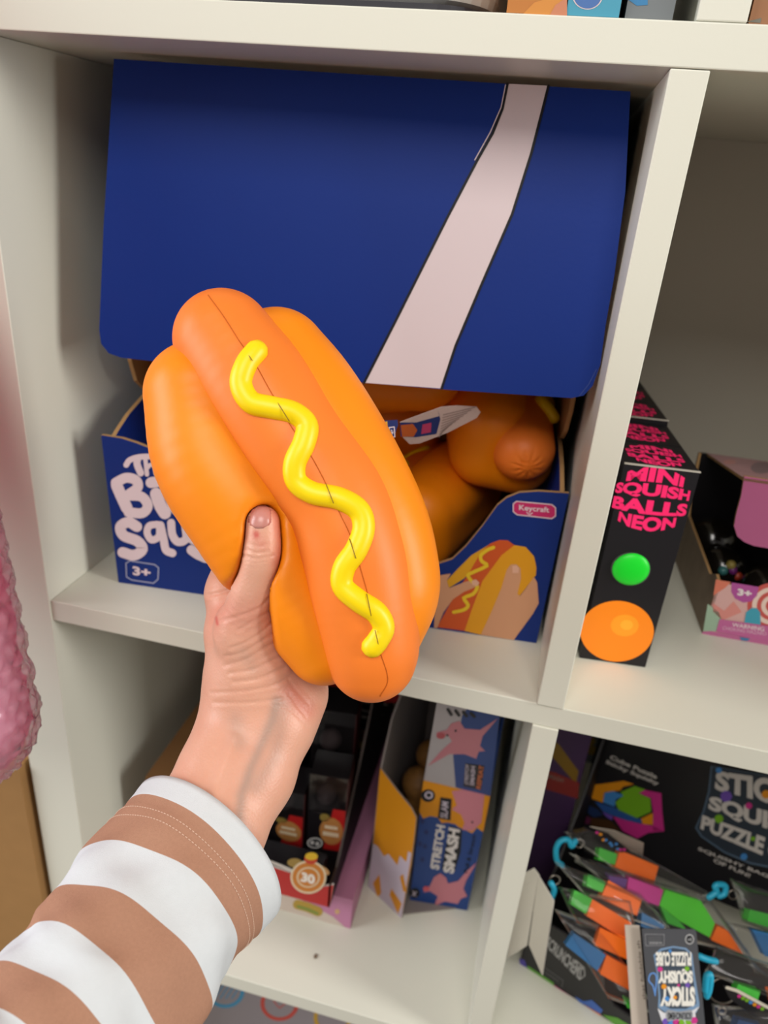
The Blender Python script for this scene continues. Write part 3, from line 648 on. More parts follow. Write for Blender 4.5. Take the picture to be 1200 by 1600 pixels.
def squish_box(k, label):
    o0 = A + sw_ * (k * 4.55); lift = 0.0 if k < 2 else .35
    b = MB(); axx = np.array([su, sw_, (0, 0, 1.)]); b.box((0, 0, 0.02), (SW, 4.45, SH + lift), BLACK, axx, o0)
    if k in (0, 2): b.box((0, -.06, SH + lift), (SW + .03, .1, SH + lift + .07), M('b9b3a8', .6, key='card_lip'), axx, o0)
    # printed wordmark on the lid
    class Top:
        def at(s, x, y, l=0): return o0 + su * (x * SW) + sw_ * (y * 4.45) + np.array((0, 0, SH + lift + l))
    tpf = Top()
    for r, wd in enumerate(('MINI', 'SQUISH', 'BALLS', 'NEON')): b.dtext(tpf, wd, [(.08, .92), (.92, .92), (.92, .08), (.08, .08)], PINK, 1.2, .05, ball_warp(r))
    if k == 0:
        q = [(966, 722), (1090, 736), (1069, 838), (945, 824)]
        for r, wd in enumerate(('MINI', 'SQUISH', 'BALLS', 'NEON')): b.dtext(sf, wd, q, PINK, 1.5, .05, ball_warp(r))
        b.ddisc(sf, (964, 986), 57.5, 47.5, M('ff8a08', .45, key='neon_orange_print'), 1.5, n=60)
        b.ddisc(sf, (976, 977), 22, 17, M('ff9f1a', .45, key='neon_orange_highlight'), 2.2); b.ddisc(sf, (979, 976), 10, 8, M('ffb02a', .45, key='neon_orange_highlight2'), 3)
        b.ddisc(sf, (985.5, 889), 31, 26, M('4a4a4a', .5, key='cut_edge'), 1)
    o = b.obj('toy_box'); tag(o, label, 'box', 'black neon ball boxes in a row')
    if k == 0:
        g = MB(); c = sf.at(985.5, 889, -.15)
        R1, n = 1.14, 40; vs = []; fs = []
        for i in range(9):
            t = i / 8 * math.pi / 2
            for j in range(n): a = j * math.tau / n; vs.append(c + su * R1 * math.cos(t) * math.cos(a) + np.array((0, 0, 1)) * R1 * math.cos(t) * math.sin(a) + sf.n * (.2 + .35 * math.sin(t)))
        for i in range(8):
            for j in range(n): fs.append((i * n + j, i * n + (j + 1) % n, (i + 1) * n + (j + 1) % n, (i + 1) * n + j))
        g.add(vs, fs, M('12d82c', .4, .4, key='neon_green_rubber')); gg = g.obj('squish_ball', o, smooth=True); gg['label'] = 'neon green ball bulging through a round window'
    return o
labs = ['black box of neon squish balls with the green ball showing, front of its row', 'second black neon ball box, directly behind the one showing the green ball', 'third black neon ball box from the front, with a raised lid edge',
        'fourth black neon ball box from the front of the row', 'fifth black neon ball box, second from the back of the row', 'last black neon ball box at the back of the row']
for k in range(6): squish_box(k, labs[k])

# ================================================================== PINK CANDY CARTON
K0 = onZ(1097, 990, 0); K1 = onZ(1200, 1008, 0); ku = nlen(K1 - K0); kw = np.array((-ku[1], ku[0], 0)); kw = nlen(kw + ku * -.02); KW = 19.0; KD = 13.5; KH = 12.2; KB = 9.4
kf = Face(K0, np.cross(ku, (0, 0, 1)))
candy = thing('display_carton', 'small pink candy-print display carton of dark balls on the right shelf', 'box', K0 + ku * 8 + kw * 10)
def KC(a, d, z): return K0 + ku * a + kw * d + np.array((0, 0, z + .02))
INB = M('0f0c10', .6, .2, key='black_inner_card'); CAN = M('d99aa8', .5, .3, noise=.12, scale=90, key='candy_print'); GRN = M('9db8a0', .5, key='mint_print')
b = MB(); b.prism([KC(0, 0, 0), KC(KW, 0, 0), KC(KW, 0, 4.3), KC(0, 0, 4.3)], kw * .2, M('d7aaa6', .5, key='pale_candy_print'), CARDE, INB)
def k1(l): return [(1040 + x / 4.706, 680 + y / 4.706) for x, y in l]
b.dpoly(kf, k1([(275, 1440), (310, 1240), (390, 1300), (410, 1350), (380, 1440)]), GRN, 1)
b.dpoly(kf, k1([(370, 1060), (480, 1080), (440, 1120), (350, 1180)]), M('d8785f', .5, key='coral_print'), 1)
b.dpoly(kf, k1([(345, 1230), (430, 1290), (500, 1220), (560, 1300), (420, 1360), (350, 1300)]), M('d98c84', .5, key='coral_print2'), 1)
b.dpoly(kf, k1([(485, 1082), (685, 1115), (670, 1180), (630, 1220), (570, 1230), (510, 1200), (482, 1150)]), M('b0509a', .5, key='magenta_print'), 2)
b.dtext(kf, '3+', k1([(530, 1125), (635, 1140), (630, 1190), (525, 1175)]), M('e8dede', .5, key='white_print'), 3, .05)
for r, mm in ((190, 'c8544f'), (155, 'e8cfc2'), (120, 'c8544f'), (88, 'e8cfc2'), (55, 'c8544f'), (25, 'e8cfc2')): b.ddisc(kf, k1([(790, 1255)])[0], r / 4.706, r / 4.706 * .9, M(mm, .5, key='swirl_' + mm), 1 + (190 - r) / 100, n=40)
b.dpoly(kf, k1([(575, 1390), (590, 1300), (630, 1268), (670, 1270), (695, 1300), (698, 1395)]), M('3f9fb8', .5, key='egg_blue_print'), 4)
b.dpoly(kf, k1([(395, 1350), (760, 1400), (900, 1420), (900, 1540), (370, 1440)]), M('c0659a', .5, key='warning_band'), 5)
b.dtext(kf, 'WARNING', k1([(490, 1375), (725, 1408), (722, 1438), (486, 1403)]), M('e8dede', .5, key='white_print'), 6, .01)
b.dtext(kf, 'CHOKING HAZARD', k1([(420, 1400), (740, 1445), (738, 1470), (415, 1425)]), M('dcb9cc', .5, key='pale_print'), 6, 0)
b.dpoly(kf, k1([(540, 1480), (620, 1492), (600, 1508), (560, 1505)]), M('3a7fae', .5, key='blue_dot_print'), 6)
b.dpoly(kf, k1([(270, 1445), (330, 1440), (900, 1530), (900, 1580), (265, 1470)]), M('bf6a98', .5, key='pink_border'), 1.5)
b.obj('front_panel', candy)
side = [(0, 0), (0, 4.3), (.9, 4.5), (2.2, 3.8), (11.5, 4.4), (12.6, 6), (KD - .2, KB), (KD, KB), (KD, 0)]
SIDP = M('8d7a66', .55, .3, noise=.35, scale=60, key='candy_side_print')
MB().prism([KC(0, d, z) for d, z in side], ku * .2, SIDP, CARDE, INB).obj('side_panel', candy)
MB().prism([KC(KW - .2, d, z) for d, z in side], ku * .2, INB, CARDE, SIDP).obj('side_panel', candy)
MB().prism([KC(0, KD - .2, 0), KC(KW, KD - .2, 0), KC(KW, KD - .2, KB), KC(0, KD - .2, KB)], kw * .2, INB, INB, INB).obj('back_panel', candy)
MB().prism([KC(.2, .2, 0), KC(KW - .2, .2, 0), KC(KW - .2, KD - .2, 0), KC(.2, KD - .2, 0)], (0, 0, .2), INB).obj('base_panel', candy)
l0 = Face((0, 0, KH + .1), (0, 0, 1)).at(1163, 747); lt = plane3(l0, l0 + ku * 5, KC(2, KD, KB)); lidp = [lt.at(1104, 708), l0, l0 + ku * 15, KC(KW, KD, KB + .02)]
b = MB(); b.prism(lidp, (0, 0, -.2), M('b98f93', .5, .3, noise=.15, scale=50, key='candy_lid_print'), CARDE, INB)
b.ddisc(lt, (1190, 731), 17, 9, M('8b7378', .5, key='lid_blot'), 1); b.ddisc(lt, (1140, 722), 10, 3.5, M('c98d88', .5, key='lid_blot2'), 1); b.obj('lid', candy)
kfl = Face(l0, np.cross(ku, (0, 0, 1)))
b = MB(); b.prism([kfl.at(*q) for q in [(1163, 744), (1158, 775), (1150, 805), (1147, 822), (1152, 838), (1163, 847), (1178, 853), (1330, 878), (1340, 772)]], -kfl.n * .2, M('b5608a', .5, .3, noise=.04, key='pink_flap'), CARDE, INB); b.obj('front_flap', candy)
BL = M('17130f', .15, .6, coat=.6, key='dark_gloss_ball')
for i, (a, d, z, r, lab) in enumerate(((4.9, 3.6, 2.2, 2.1, 'dark glossy ball nearest the front of the pink candy carton'), (2.3, 6.8, 2.0, 1.7, 'dark ball with coloured specks at the left of the pink candy carton'), (2.3, 11.0, 2.4, 2.0, 'dark glossy ball at the back left inside the pink candy carton'), (8.6, 5.5, 2.6, 2.3, 'dark glossy ball under the pink flap at the frame edge'))):
    bb = MB(); bb.ball(KC(a, d, z + .25), r, BL, 32)
    if i == 1:
        for (da, dd, dz, cc) in ((.3, -1.35, .6, '7a2a78'), (.8, -1.3, .15, 'b5402a'), (.1, -1.3, 1.0, 'b09a50'), (-.4, -1.5, .5, '3f7a78')): bb.ball(KC(a + da, d + dd, z + dz + .25), .38, M(cc, .4, key='speck_' + cc), 12)
    tag(bb.obj('toy_ball', smooth=True), lab, 'ball', 'dark balls in the candy carton')

# ================================================================== LEFT OF THE SHELF
BW = thing('bubble_wrap_parcel', 'pink parcel in bubble wrap at the left of the shelf', 'parcel', (-2, -11, 0))
rngb = np.random.default_rng(2)
PA, PB, PC_, PD_ = P(-62, 1128, 38), P(-215, 380, 38), P(-300, 1100, 38.5), P(-430, 380, 38.5)
PE, PF = P(-480, 950, 36), P(-480, -100, 36)  # unseen thick roll, added out of frame to throw pink light on the panel
def f_par(p): return smin(smin(smin(cone(p, PA, PB, 3.3, 3.3), cone(p, PC_, PD_, 3.6, 3.6), 1.5), cone(p, (PA + PC_) / 2, (PB + PD_) / 2, 3.6, 3.6), 1.5), cone(p, PE, PF, 8, 8), 2)
pbl = np.min([PA, PB, PC_, PD_, PE, PF], 0) - 9.5; pbh = np.max([PA, PB, PC_, PD_, PE, PF], 0) + 9.5
V, Fq = surface_nets(f_par, pbl, pbh, .5)
V = V + rngb.normal(0, .12, V.shape); pkm = M('ee7fb0', .5, .4, noise=.3, scale=30, key='pink_contents'); pn = pkm.node_tree; tl2 = pn.nodes.new('ShaderNodeBsdfTranslucent'); tl2.inputs[0].default_value = lin('ff8fbc'); mx2 = pn.nodes.new('ShaderNodeMixShader'); mx2.inputs[0].default_value = .5
pn.links.new(pn.nodes['Principled BSDF'].outputs[0], mx2.inputs[1]); pn.links.new(tl2.outputs[0], mx2.inputs[2]); pn.links.new(mx2.outputs[0], pn.nodes['Material Output'].inputs[0])
np_obj('contents', V, Fq, pkm, BW)
wrapm = film('bubble_film', 'ffdcec', .30, .07)
V, Fq = surface_nets(lambda p: f_par(p) - .35, pbl, pbh, .3)
# hexagonal bubbles pushed outwards
u = V[:, 0] + V[:, 1]; v = V[:, 2]; row = np.floor(v / .75); du = (u + (row % 2) * .43) % .86 - .43; dv = v - (row + .5) * .75
hb = np.sqrt(np.clip(.36 ** 2 - du ** 2 - dv ** 2, 0, 1)); G = np.stack([f_par(V + np.eye(3)[i] * .05) - f_par(V - np.eye(3)[i] * .05) for i in range(3)], 1); G /= np.linalg.norm(G, axis=1)[:, None] + 1e-9
V = V + G * (hb * .7)[:, None] + rngb.normal(0, .025, V.shape); bwo = np_obj('bubble_wrap', V, Fq, wrapm, BW, smooth=True)
simple_box('carton', 'brown cardboard carton standing left of the shelf under the pink parcel', (-34, -.6, -60), (-4.35, 30, -16), CARD)

# ================================================================== LOWER MIDDLE CELL
Z3 = ZL + .02
simple_box('carton', 'plain brown carton at the left wall behind the arm', (3.0, 5.2, Z3), (4.7, 26, -20.2), M('7d5a38', .8, .2, noise=.05, key='kraft_dark'))
# pink base box
def d_pk(b, f):
    b.dpoly(f, [(405, 1400), (450, 1395), (520, 1432), (543, 1452), (420, 1430), (400, 1420)], M('c9b9ac', .5, key='cream_print'), 1)
    b.dline(f, [(465, 1413), (480, 1417), (497, 1424)], 15, M('b08f35', .5, key='bun_yellow'), 2); b.dline(f, [(466, 1416), (480, 1420), (496, 1427)], 5, M('7d8a3a', .5, key='lettuce'), 3)
    b.ddisc(f, (527, 1424), 4, 4, M('c9a070', .5, key='tiny_star'), 2)
simple_box('carton', 'pink printed carton beneath the red and black display tray', (5.0, 7.1, Z3), (21.8, 33, -31.2), M('bd7fa0', .5, .3, noise=.05, key='pink_box_print'), d_pk)
# red / black display tray
R0 = onZ(515, 1418, -31.15); tray = thing('display_tray', 'red and black display tray of small window boxes behind the wrist', 'box', (12, 16, -31.15))
RED = M('b4201f', .45, .4, key='red_print'); rx1 = R0[0]; ry = R0[1]
rf = Face((0, ry, 0), (0, 1, 0)); b = MB(); zt = rf.at(498, 1386)[2]
tl_ = rf.at(415, 1350)
b.prism([(5.2, ry, -31.15), (rx1, ry, -31.15), rf.at(521, 1383), rf.at(500, 1386), rf.at(488, 1375), (5.2, ry, tl_[2] + .6)], (0, .2, 0), RED, M('d8d2c8', .5, key='white_edge'), INB)
b.dline(rf, [(404, 1338), (414, 1343), (440, 1353), (470, 1366)], 4, M('cfc6bc', .5, key='white_line'), 1)
b.ddisc(rf, (421, 1371), 9, 9, M('c8731f', .5, key='orange_dot'), 1); b.ddisc(rf, (421, 1371), 3.5, 3.5, RED, 2)
CRM = M('e0cfae', .5, key='cream_badge'); ORG = M('c87a28', .5, key='badge_orange')
b.ddisc(rf, (482, 1370), 28, 26, CRM, 3); b.ddisc(rf, (482, 1370), 25, 23, ORG, 4); b.ddisc(rf, (482, 1370), 18, 16, CRM, 5); b.ddisc(rf, (482, 1370), 15.5, 14, ORG, 6)
b.dtext(rf, '30', [(472, 1361), (493, 1366), (492, 1381), (470, 1376)], M('efe7db', .5, key='badge_white'), 7, .05)
b.ddisc(rf, (461, 1348), 12, 7, M('9a7d3a', .5, key='ear_tan'), 2, rot=.1); b.ddisc(rf, (503, 1359), 13, 6, M('b98a55', .5, key='ear_tan2'), 2, rot=.5)
b.ddisc(rf, (486, 1341), 10, 9, M('c23a22', .5, key='cap_red'), 5); b.ddisc(rf, (487, 1337), 10, 6, M('d8b022', .5, key='cap_yellow'), 6)
b.obj('front_panel', tray)
MB().box((5.2, ry + .2, -31.15), (rx1, 30, -31.0), INB).obj('base_panel', tray)
zr = onX(600, 1100, rx1)[2]
b = MB(); b.prism([(rx1 - .2, ry, -31.1), (rx1 - .2, ry, -28.2), (rx1 - .2, ry + 2, -28.4), (rx1 - .2, 14, -22.5), (rx1 - .2, 22, -13), (rx1 - .2, 30, -11), (rx1 - .2, 30, -31.1)], (.2, 0, 0), RED, M('3d2e28', .6, key='edge_brown'), INB); b.obj('side_panel', tray)
b = MB(); b.prism([(5.2, ry, -31.1), (5.2, ry, -28.2), (5.2, 14, -22.5), (5.2, 22, -13), (5.2, 30, -11), (5.2, 30, -31.1)], (.2, 0, 0), RED, None, INB); b.obj('side_panel', tray)
b = MB(); hf = Face((0, 24, 0), (0, 1, 0)); b.box((5.2, 24, -31), (rx1 - .2, 24.2, -7.5), INB)
b.dpoly(hf, [(480, 1060), (640, 1060), (620, 1098), (500, 1092)], RED, 1); b.dline(hf, [(505, 1093), (560, 1097), (605, 1101)], 2.2, M('8d857d', .5, key='grey_line'), 2)
b.dtext(hf, 'Squishmallow', [(545, 1101), (600, 1115), (598, 1121), (543, 1107)], M('9c9a98', .5, key='grey_print'), 2, .02); b.dtext(hf, 'friend', [(556, 1113), (584, 1120), (583, 1126), (555, 1119)], M('9c9a98', .5, key='grey_print'), 2, .02)
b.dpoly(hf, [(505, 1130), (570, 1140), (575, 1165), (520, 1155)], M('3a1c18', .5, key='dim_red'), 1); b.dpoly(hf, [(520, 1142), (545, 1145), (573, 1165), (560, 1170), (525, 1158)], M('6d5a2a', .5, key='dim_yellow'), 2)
b.obj('header_panel', tray)
WIN = film('box_window', '2a2628', .35, .1)
def mini_box(c, rz, s, lab, face=True):
    t = thing('toy_box', lab, 'box', c, 'small black window boxes in the red tray'); ca, sa = math.cos(rz), math.sin(rz); tl = -.18
    ax_ = np.array([(ca, sa, 0), (-sa, ca, 0), (0, 0, 1.)]); wx, wy, wz = s
    bk = MB(); BB = M('1b181b', .3, .5, key='black_gloss_card')
    bk.box((-wx / 2, wy - .1, 0), (wx / 2, wy, wz), BB, ax_, c).box((-wx / 2, .0, 0), (-wx / 2 + .08, wy, wz), BB, ax_, c).box((wx / 2 - .08, 0, 0), (wx / 2, wy, wz), M('4a2426', .4, key='box_side'), ax_, c).box((-wx / 2, 0, 0), (wx / 2, wy, .08), BB, ax_, c).box((-wx / 2, 0, wz - .08), (wx / 2, wy, wz), BB, ax_, c)
    bk.obj('shell', t)
    b = MB(); b.box((-wx / 2 + .08, 0.0, .08), (wx / 2 - .08, .04, wz * .55), BB, ax_, c).box((-wx / 2 + .08, .0, wz * .55), (wx / 2 - .08, .03, wz - .08), WIN, ax_, c)
    class Fr:
        def at(s_, x, y, l=0): return np.array(c) + np.array((x * wx, -l, y * wz)) @ ax_
    f = Fr()
    b.dpoly(f, [(-.05, .1), (.47, .1), (.47, .62), (.15, .62)], RED, 2)
    b.ddisc(f, (.14, .34), .31, .17, M('b98045', .5, key='burger_print'), 3); b.ddisc(f, (-.05, .5), .13, .05, M('8f7a3a', .5, key='bun_green'), 3); b.dpoly(f, [(-.08, .28), (.34, .28), (.34, .33), (-.08, .33)], CRM, 4); b.dpoly(f, [(-.04, .37), (.30, .37), (.30, .41), (-.04, .41)], CRM, 4)
    b.obj('front_panel', t)
    g = MB(); g.ball(np.array(c) + np.array((-wx * .12, wy * .5, wz * .62)) @ ax_, wx * .26, M('b9a3a6', .6, key='pale_toy'), 18); g.obj('toy', t, smooth=True)
mini_box((18.0, 10.6, -30.95), .10, (3.6, 3.2, 10.2), 'small black window box with a burger badge, frontmost in the red tray')
mini_box((13.9, 10.2, -30.95), .05, (4.0, 3.4, 7.6), 'small black window box left of the frontmost one, half hidden by the wrist')
mini_box((16.9, 15.4, -30.95), .1, (4.2, 3.6, 13.4), 'small black window box in the second row of the red tray')
mini_box((10.6, 14.6, -30.95), .05, (4.4, 3.6, 11.8), 'small black window box behind the wrist in the second row')
# black front card with the small round emblem
simple_box('toy_box', 'flat black box lying at the front of the red tray, white round mark', (5.6, ry + .35, -30.95), (18.9, ry + 2.4, -27.6), BLACK, lambda b, f: (b.ddisc(f, (492, 1317), 12, 8.5, M('8f8e8c', .5, key='grey_print2'), 1), b.ddisc(f, (492, 1317), 10, 6.5, INK, 2), b.ddisc(f, (488, 1316), 3, 3, M('8f8e8c', .5, key='grey_print2'), 3), b.ddisc(f, (496, 1318), 3, 3, M('8f8e8c', .5, key='grey_print2'), 3)))

# stretch toy carton
ORB = onZ(628, 1435, ZL + .03); ORA = onZ(575, 1385, ZL + .03); of = Face(ORB, np.cross(ORB - ORA, (0, 0, 1)))
stc = thing('display_carton', 'tall blue and orange display carton of stretchy pig toys', 'box', (28, 16, Z3))
OC = M('c8820f', .5, .3, noise=.05, scale=10, key='amber_print'); LIL = M('b9adbb', .5, .3, key='lilac_print'); SB = M('173a7a', .5, .4, noise=.04, key='royal_blue_print')
b = MB(); b.prism([of.at(*q) for q in [(575, 1385), (583, 1320), (594, 1200), (620, 1235), (642, 1262), (650, 1278), (648, 1300), (642, 1350), (627, 1435)]], of.n * -.15, OC, M('8d7f78', .6, key='grey_edge'), M('8d857f', .6, key='grey_inner'))
b.dpoly(of, [(575, 1385), (583, 1318), (590, 1322), (600, 1338), (607, 1334), (621, 1352), (625, 1337), (635, 1347), (638, 1330), (643, 1333), (627, 1435)], LIL, 1)
for q in ([(583, 1380), (593, 1366), (596, 1395), (590, 1402)], [(609, 1398), (612, 1388), (628, 1412), (622, 1428)], [(625, 1370), (630, 1365), (636, 1395), (630, 1392)]): b.dpoly(of, q, OC, 2)
b.obj('side_flap', stc)
bf0 = onZ(640, 1408, ZL + .03); bf1 = onZ(729, 1423, ZL + .03); bf = Face(bf0, np.cross(bf1 - bf0, (0, 0, 1)))
# the front has a lower blue face and an upper face set back and tilted
b = MB(); b.prism([bf.at(*q) for q in [(640, 1408), (730, 1423), (766, 1243), (662, 1218)]], bf.n * -.15, SB, M('8d7f78', .6, key='grey_edge'), M('8d857f', .6, key='grey_inner'))
b.dpoly(bf, [(662, 1219), (766, 1244), (755, 1300), (745, 1293), (738, 1302), (726, 1296), (716, 1292), (712, 1288), (700, 1285), (690, 1286), (684, 1277), (672, 1275), (661, 1279), (655, 1268)], OC, 1)
PIG = M('b8707c', .5, key='pig_pink_print'); PIG2 = M('9c5a62', .5, key='pig_shade_print')
b.ddisc(bf, (669, 1243), 11, 10, INK, 2); b.ddisc(bf, (670, 1242), 6.5, 6, LIL, 3, hole=.6)
b.dpoly(bf, [(688, 1245), (706, 1248), (704, 1282), (684, 1278)], INK, 2); b.dtext(bf, 'SLAM', [(688, 1276), (690, 1251), (701, 1253), (699, 1279)], LIL, 3, .02)
b.dpoly(bf, [(706, 1236), (730, 1232), (757, 1240), (756, 1250), (752, 1285), (738, 1298), (722, 1296), (726, 1285), (720, 1272), (706, 1264), (714, 1258)], PIG, 3); b.ddisc(bf, (738, 1284), 1.6, 1.6, INK, 4)
b.dpoly(bf, [(703, 1290), (722, 1296), (720, 1330), (710, 1362), (690, 1358)], INK, 2)
b.dtext(bf, 'STRETCH', [(672, 1356), (682, 1287), (696, 1290), (686, 1359)], M('cfc8c6', .5, key='white_print2'), 4, .05); b.dtext(bf, 'SMASH', [(692, 1362), (701, 1292), (719, 1296), (709, 1365)], M('cfc8c6', .5, key='white_print2'), 4, .05)
b.dtext(bf, 'Pull & Stretch', [(724, 1362), (738, 1303), (744, 1305), (731, 1364)], INK, 4, .01)
for x, y in ((660, 1283), (666, 1300), (656, 1318), (664, 1322), (660, 1343)): b.ddisc(bf, (x, y), 4, 4.5, NAVY, 2, n=5)
b.dpoly(bf, [(661, 1394), (672, 1383), (678, 1370), (688, 1364), (697, 1371), (700, 1380), (716, 1376), (730, 1360), (745, 1347), (728, 1376), (724, 1388), (730, 1400), (720, 1404), (715, 1412), (695, 1408), (678, 1416), (684, 1400), (672, 1392)], PIG, 3); b.ddisc(bf, (666, 1388), 5, 4, M('c0505c', .5, key='snout'), 4)
b.ddisc(bf, (648, 1395), 8, 8, INK, 2); b.dtext(bf, 'x', [(644, 1391), (652, 1393), (651, 1401), (643, 1399)], LIL, 3, 0)
b.obj('front_panel', stc)
ub0 = bf.at(662, 1219); ub1 = bf.at(766, 1244); ua = onZ(687, 1095, -6.0); uf = plane3(ub0, ub1, ua)
b = MB(); b.prism([uf.at(*q) for q in [(662, 1220), (766, 1245), (785, 1085), (688, 1065)]], uf.n * -.15, M('a9a3a6', .5, .3, key='pale_grey_print'), M('8d7f78', .6, key='grey_edge'), M('8d857f', .6, key='grey_inner'))
b.dpoly(uf, [(712, 1230), (708, 1180), (715, 1160), (722, 1118), (735, 1100), (785, 1085), (766, 1245)], SB, 1)
b.dpoly(uf, [(668, 1197), (690, 1172), (706, 1158), (700, 1148), (683, 1150), (682, 1144), (698, 1140), (705, 1130), (718, 1126), (726, 1138), (750, 1140), (778, 1122), (754, 1150), (750, 1165), (758, 1173), (748, 1174), (744, 1185), (726, 1178), (702, 1178)], PIG, 2); b.ddisc(uf, (689, 1149), 7, 5, M('a8404c', .5, key='snout2'), 3); b.ddisc(uf, (699, 1148), 1.8, 1.8, INK, 4); b.ddisc(uf, (712, 1141), 1.8, 1.8, INK, 4)
b.dpoly(uf, [(727, 1192), (757, 1196), (752, 1234), (724, 1228)], INK, 2)
b.dtext(uf, 'STRETCH', [(726, 1224), (727, 1194), (733, 1195), (732, 1226)], LIL, 3, .02); b.dtext(uf, 'SMASH', [(734, 1226), (736, 1196), (743, 1197), (741, 1228)], LIL, 3, .03); b.dtext(uf, 'REPEAT', [(744, 1231), (749, 1195), (756, 1196), (751, 1233)], M('c0602a', .5, key='orange_letter'), 3, .03)
for x in range(4): b.dline(uf, [(700 + x * 12, 1108 + x * 2), (705 + x * 12, 1116 + x)], 5, INK, 3)
b.obj('lid_panel', stc)
c0 = of.at(594, 1200); c1 = of.at(575, 1385); back = np.array((3.5, 16, 0))
GIN = M('857b78', .6, .3, key='grey_inner_card')
b = MB(); c2 = np.array((c0[0] + 1.5, 26, ZL + 23)); b.prism([c1, c0, (c0[0] + .2, c0[1] + 2, c0[2] + 4), (24.2, 22, -8), (24.4, 28, -7), (24.4, 28, ZL + .1)], (.15, .03, 0), GIN); b.obj('side_panel', stc)
b = MB(); b.prism([bf1 + np.array((0, .1, 0)), bf.at(766, 1243) + np.array((0, .1, 0)), (32.6, 28, -8), (32.6, 28, ZL + .05)], (-.15, 0, 0), SB); b.obj('side_panel', stc)
MB().box((24.5, 27.8, ZL + .05), (32.4, 28, -8), GIN).obj('back_panel', stc)
MB().prism([ORB + np.array((-.2, .3, .02)), bf1 + np.array((-.3, .2, .02)), (32.3, 27.7, ZL + .05), (24.7, 27.7, ZL + .05), ORA + np.array((.4, .3, .02))], (0, 0, .15), GIN).obj('base_panel', stc)
b = MB(); 
for (x, y, z, r) in ((25.6, 16, -24.5, 1.7), (26.3, 17.2, -21.8, 1.5), (26.0, 14.5, -28, 1.9)): b.ball((x, y, z), r, M('7d5526', .6, noise=.3, scale=200, key='amber_toy'), 20)
b.tube([(25.9, 15.5, -34.5), (26, 15.4, -30), (25.7, 16, -24)], [1.2, 1.5, 1.4], M('7d5526', .6, noise=.3, scale=200, key='amber_toy')); tag(b.obj('stretch_toy', smooth=True), 'brownish stretchy toy inside the blue and orange carton', 'toy')
tag(MB().ball(onZ(493, 1494, ZL + .1), .14, M('6d5540', .9, key='crumb'), 8, (1, 1.9, .6)).obj('crumb'), 'tiny brown crumb on the bottom shelf', 'crumb')

# ================================================================== LOWER RIGHT CELL
S0 = onZ(812, 1505, ZL + .03); S1 = onZ(960, 1600, ZL + .03); du = nlen(S1 - S0); dw = np.array((-du[1], du[0], 0)); SL_ = 26.
stk = thing('display_tray', 'black display tray of squishy puzzle cube bags on the bottom right shelf', 'box', S0 + du * 12 + dw * 8)
tf = Face(S0, dw); BK = M('1c1b1e', .4, .4, key='charcoal_card')
def TC(a, d, z): return S0 + du * a + dw * d + np.array((0, 0, z))
b = MB(); frontp = [(0, 0), (SL_, 0), (SL_, 1.8), (10.5, 1.8), (8.2, 2.0), (7.2, 3.0), (6.6, 5.6), (5.6, 6.6), (0, 6.6)]
b.prism([TC(a, 0, z) for a, z in frontp], dw * .2, BK, M('2b292b', .6, key='dark_card_edge'), INB)
LG = M('a9a9a9', .5, key='lightgrey_print'); DG = M('5a5a5c', .5, key='midgrey_print')
b.dtext(tf, 'SCRUNCHEMS', [(858, 1462), (912, 1512), (906, 1532), (852, 1478)], LG, 2, .03)
b.dline(tf, [(900, 1500), (913, 1512), (914, 1524), (906, 1530)], 1.6, LG, 2)
b.dline(tf, [(852, 1512), (880, 1532), (878, 1542)], 1.2, DG, 2); b.dtext(tf, 'WARNING', [(852, 1516), (874, 1531), (873, 1536), (851, 1521)], DG, 2, 0)
for q, cc in (([(812, 1497), (820, 1500), (824, 1512), (812, 1506)], '4a3f9a'), ([(824, 1508), (865, 1535), (866, 1540), (825, 1513)], '5c9a35'), ([(865, 1538), (900, 1562), (900, 1566), (868, 1543)], 'b8307a'),
              ([(898, 1556), (912, 1564), (925, 1562), (942, 1578), (938, 1584), (905, 1566)], '3f66b5'), ([(912, 1568), (938, 1584), (940, 1588), (915, 1574)], 'c86a28'), ([(942, 1585), (965, 1590), (985, 1602), (960, 1601)], '5c9a35')): b.dpoly(tf, q, M(cc, .5, key='edge_' + cc), 2)
b.obj('front_panel', stk)
MB().prism([TC(0, 0, 0), TC(0, 0, 6.6), TC(0, 5, 7.5), TC(0, 9, 12), TC(0, 13.5, 20), TC(0, 13.5, 0)], du * .2, BK, M('2b292b', .6, key='dark_card_edge'), INB).obj('side_panel', stk)
MB().prism([TC(.2, .2, .02), TC(SL_, .2, .02), TC(SL_, 13.4, .02), TC(.2, 13.4, .02)], (0, 0, .2), INB).obj('base_panel', stk)
HD = 13.6; hf = Face(TC(0, HD, 0), dw); b = MB(); b.prism([hf.at(*q) for q in [(936, 1150), (940, 1050), (1330, 1210), (1300, 1480), (892, 1315)]] + [TC(14, HD, .1), TC(1, HD, .1)], dw * .2, BK, M('2b292b', .6, key='dark_card_edge'), INB)
def k4(l): return [(860 + x / 3.5294, 1140 + y / 3.5294) for x, y in l]
HW = M('c4beb9', .5, key='header_white')
b.dtext(hf, 'Cube Puzzle', k4([(335, 138), (592, 250), (584, 272), (326, 160)]), HW, 2, .03); b.dtext(hf, 'Sticky Squishy', k4([(312, 166), (602, 288), (592, 314), (300, 190)]), HW, 2, .03)
cols = dict(o='d88a10', g='6fa61c', b='3f80c0', p='c02a80', n='274f8f', v='6a4aa8')
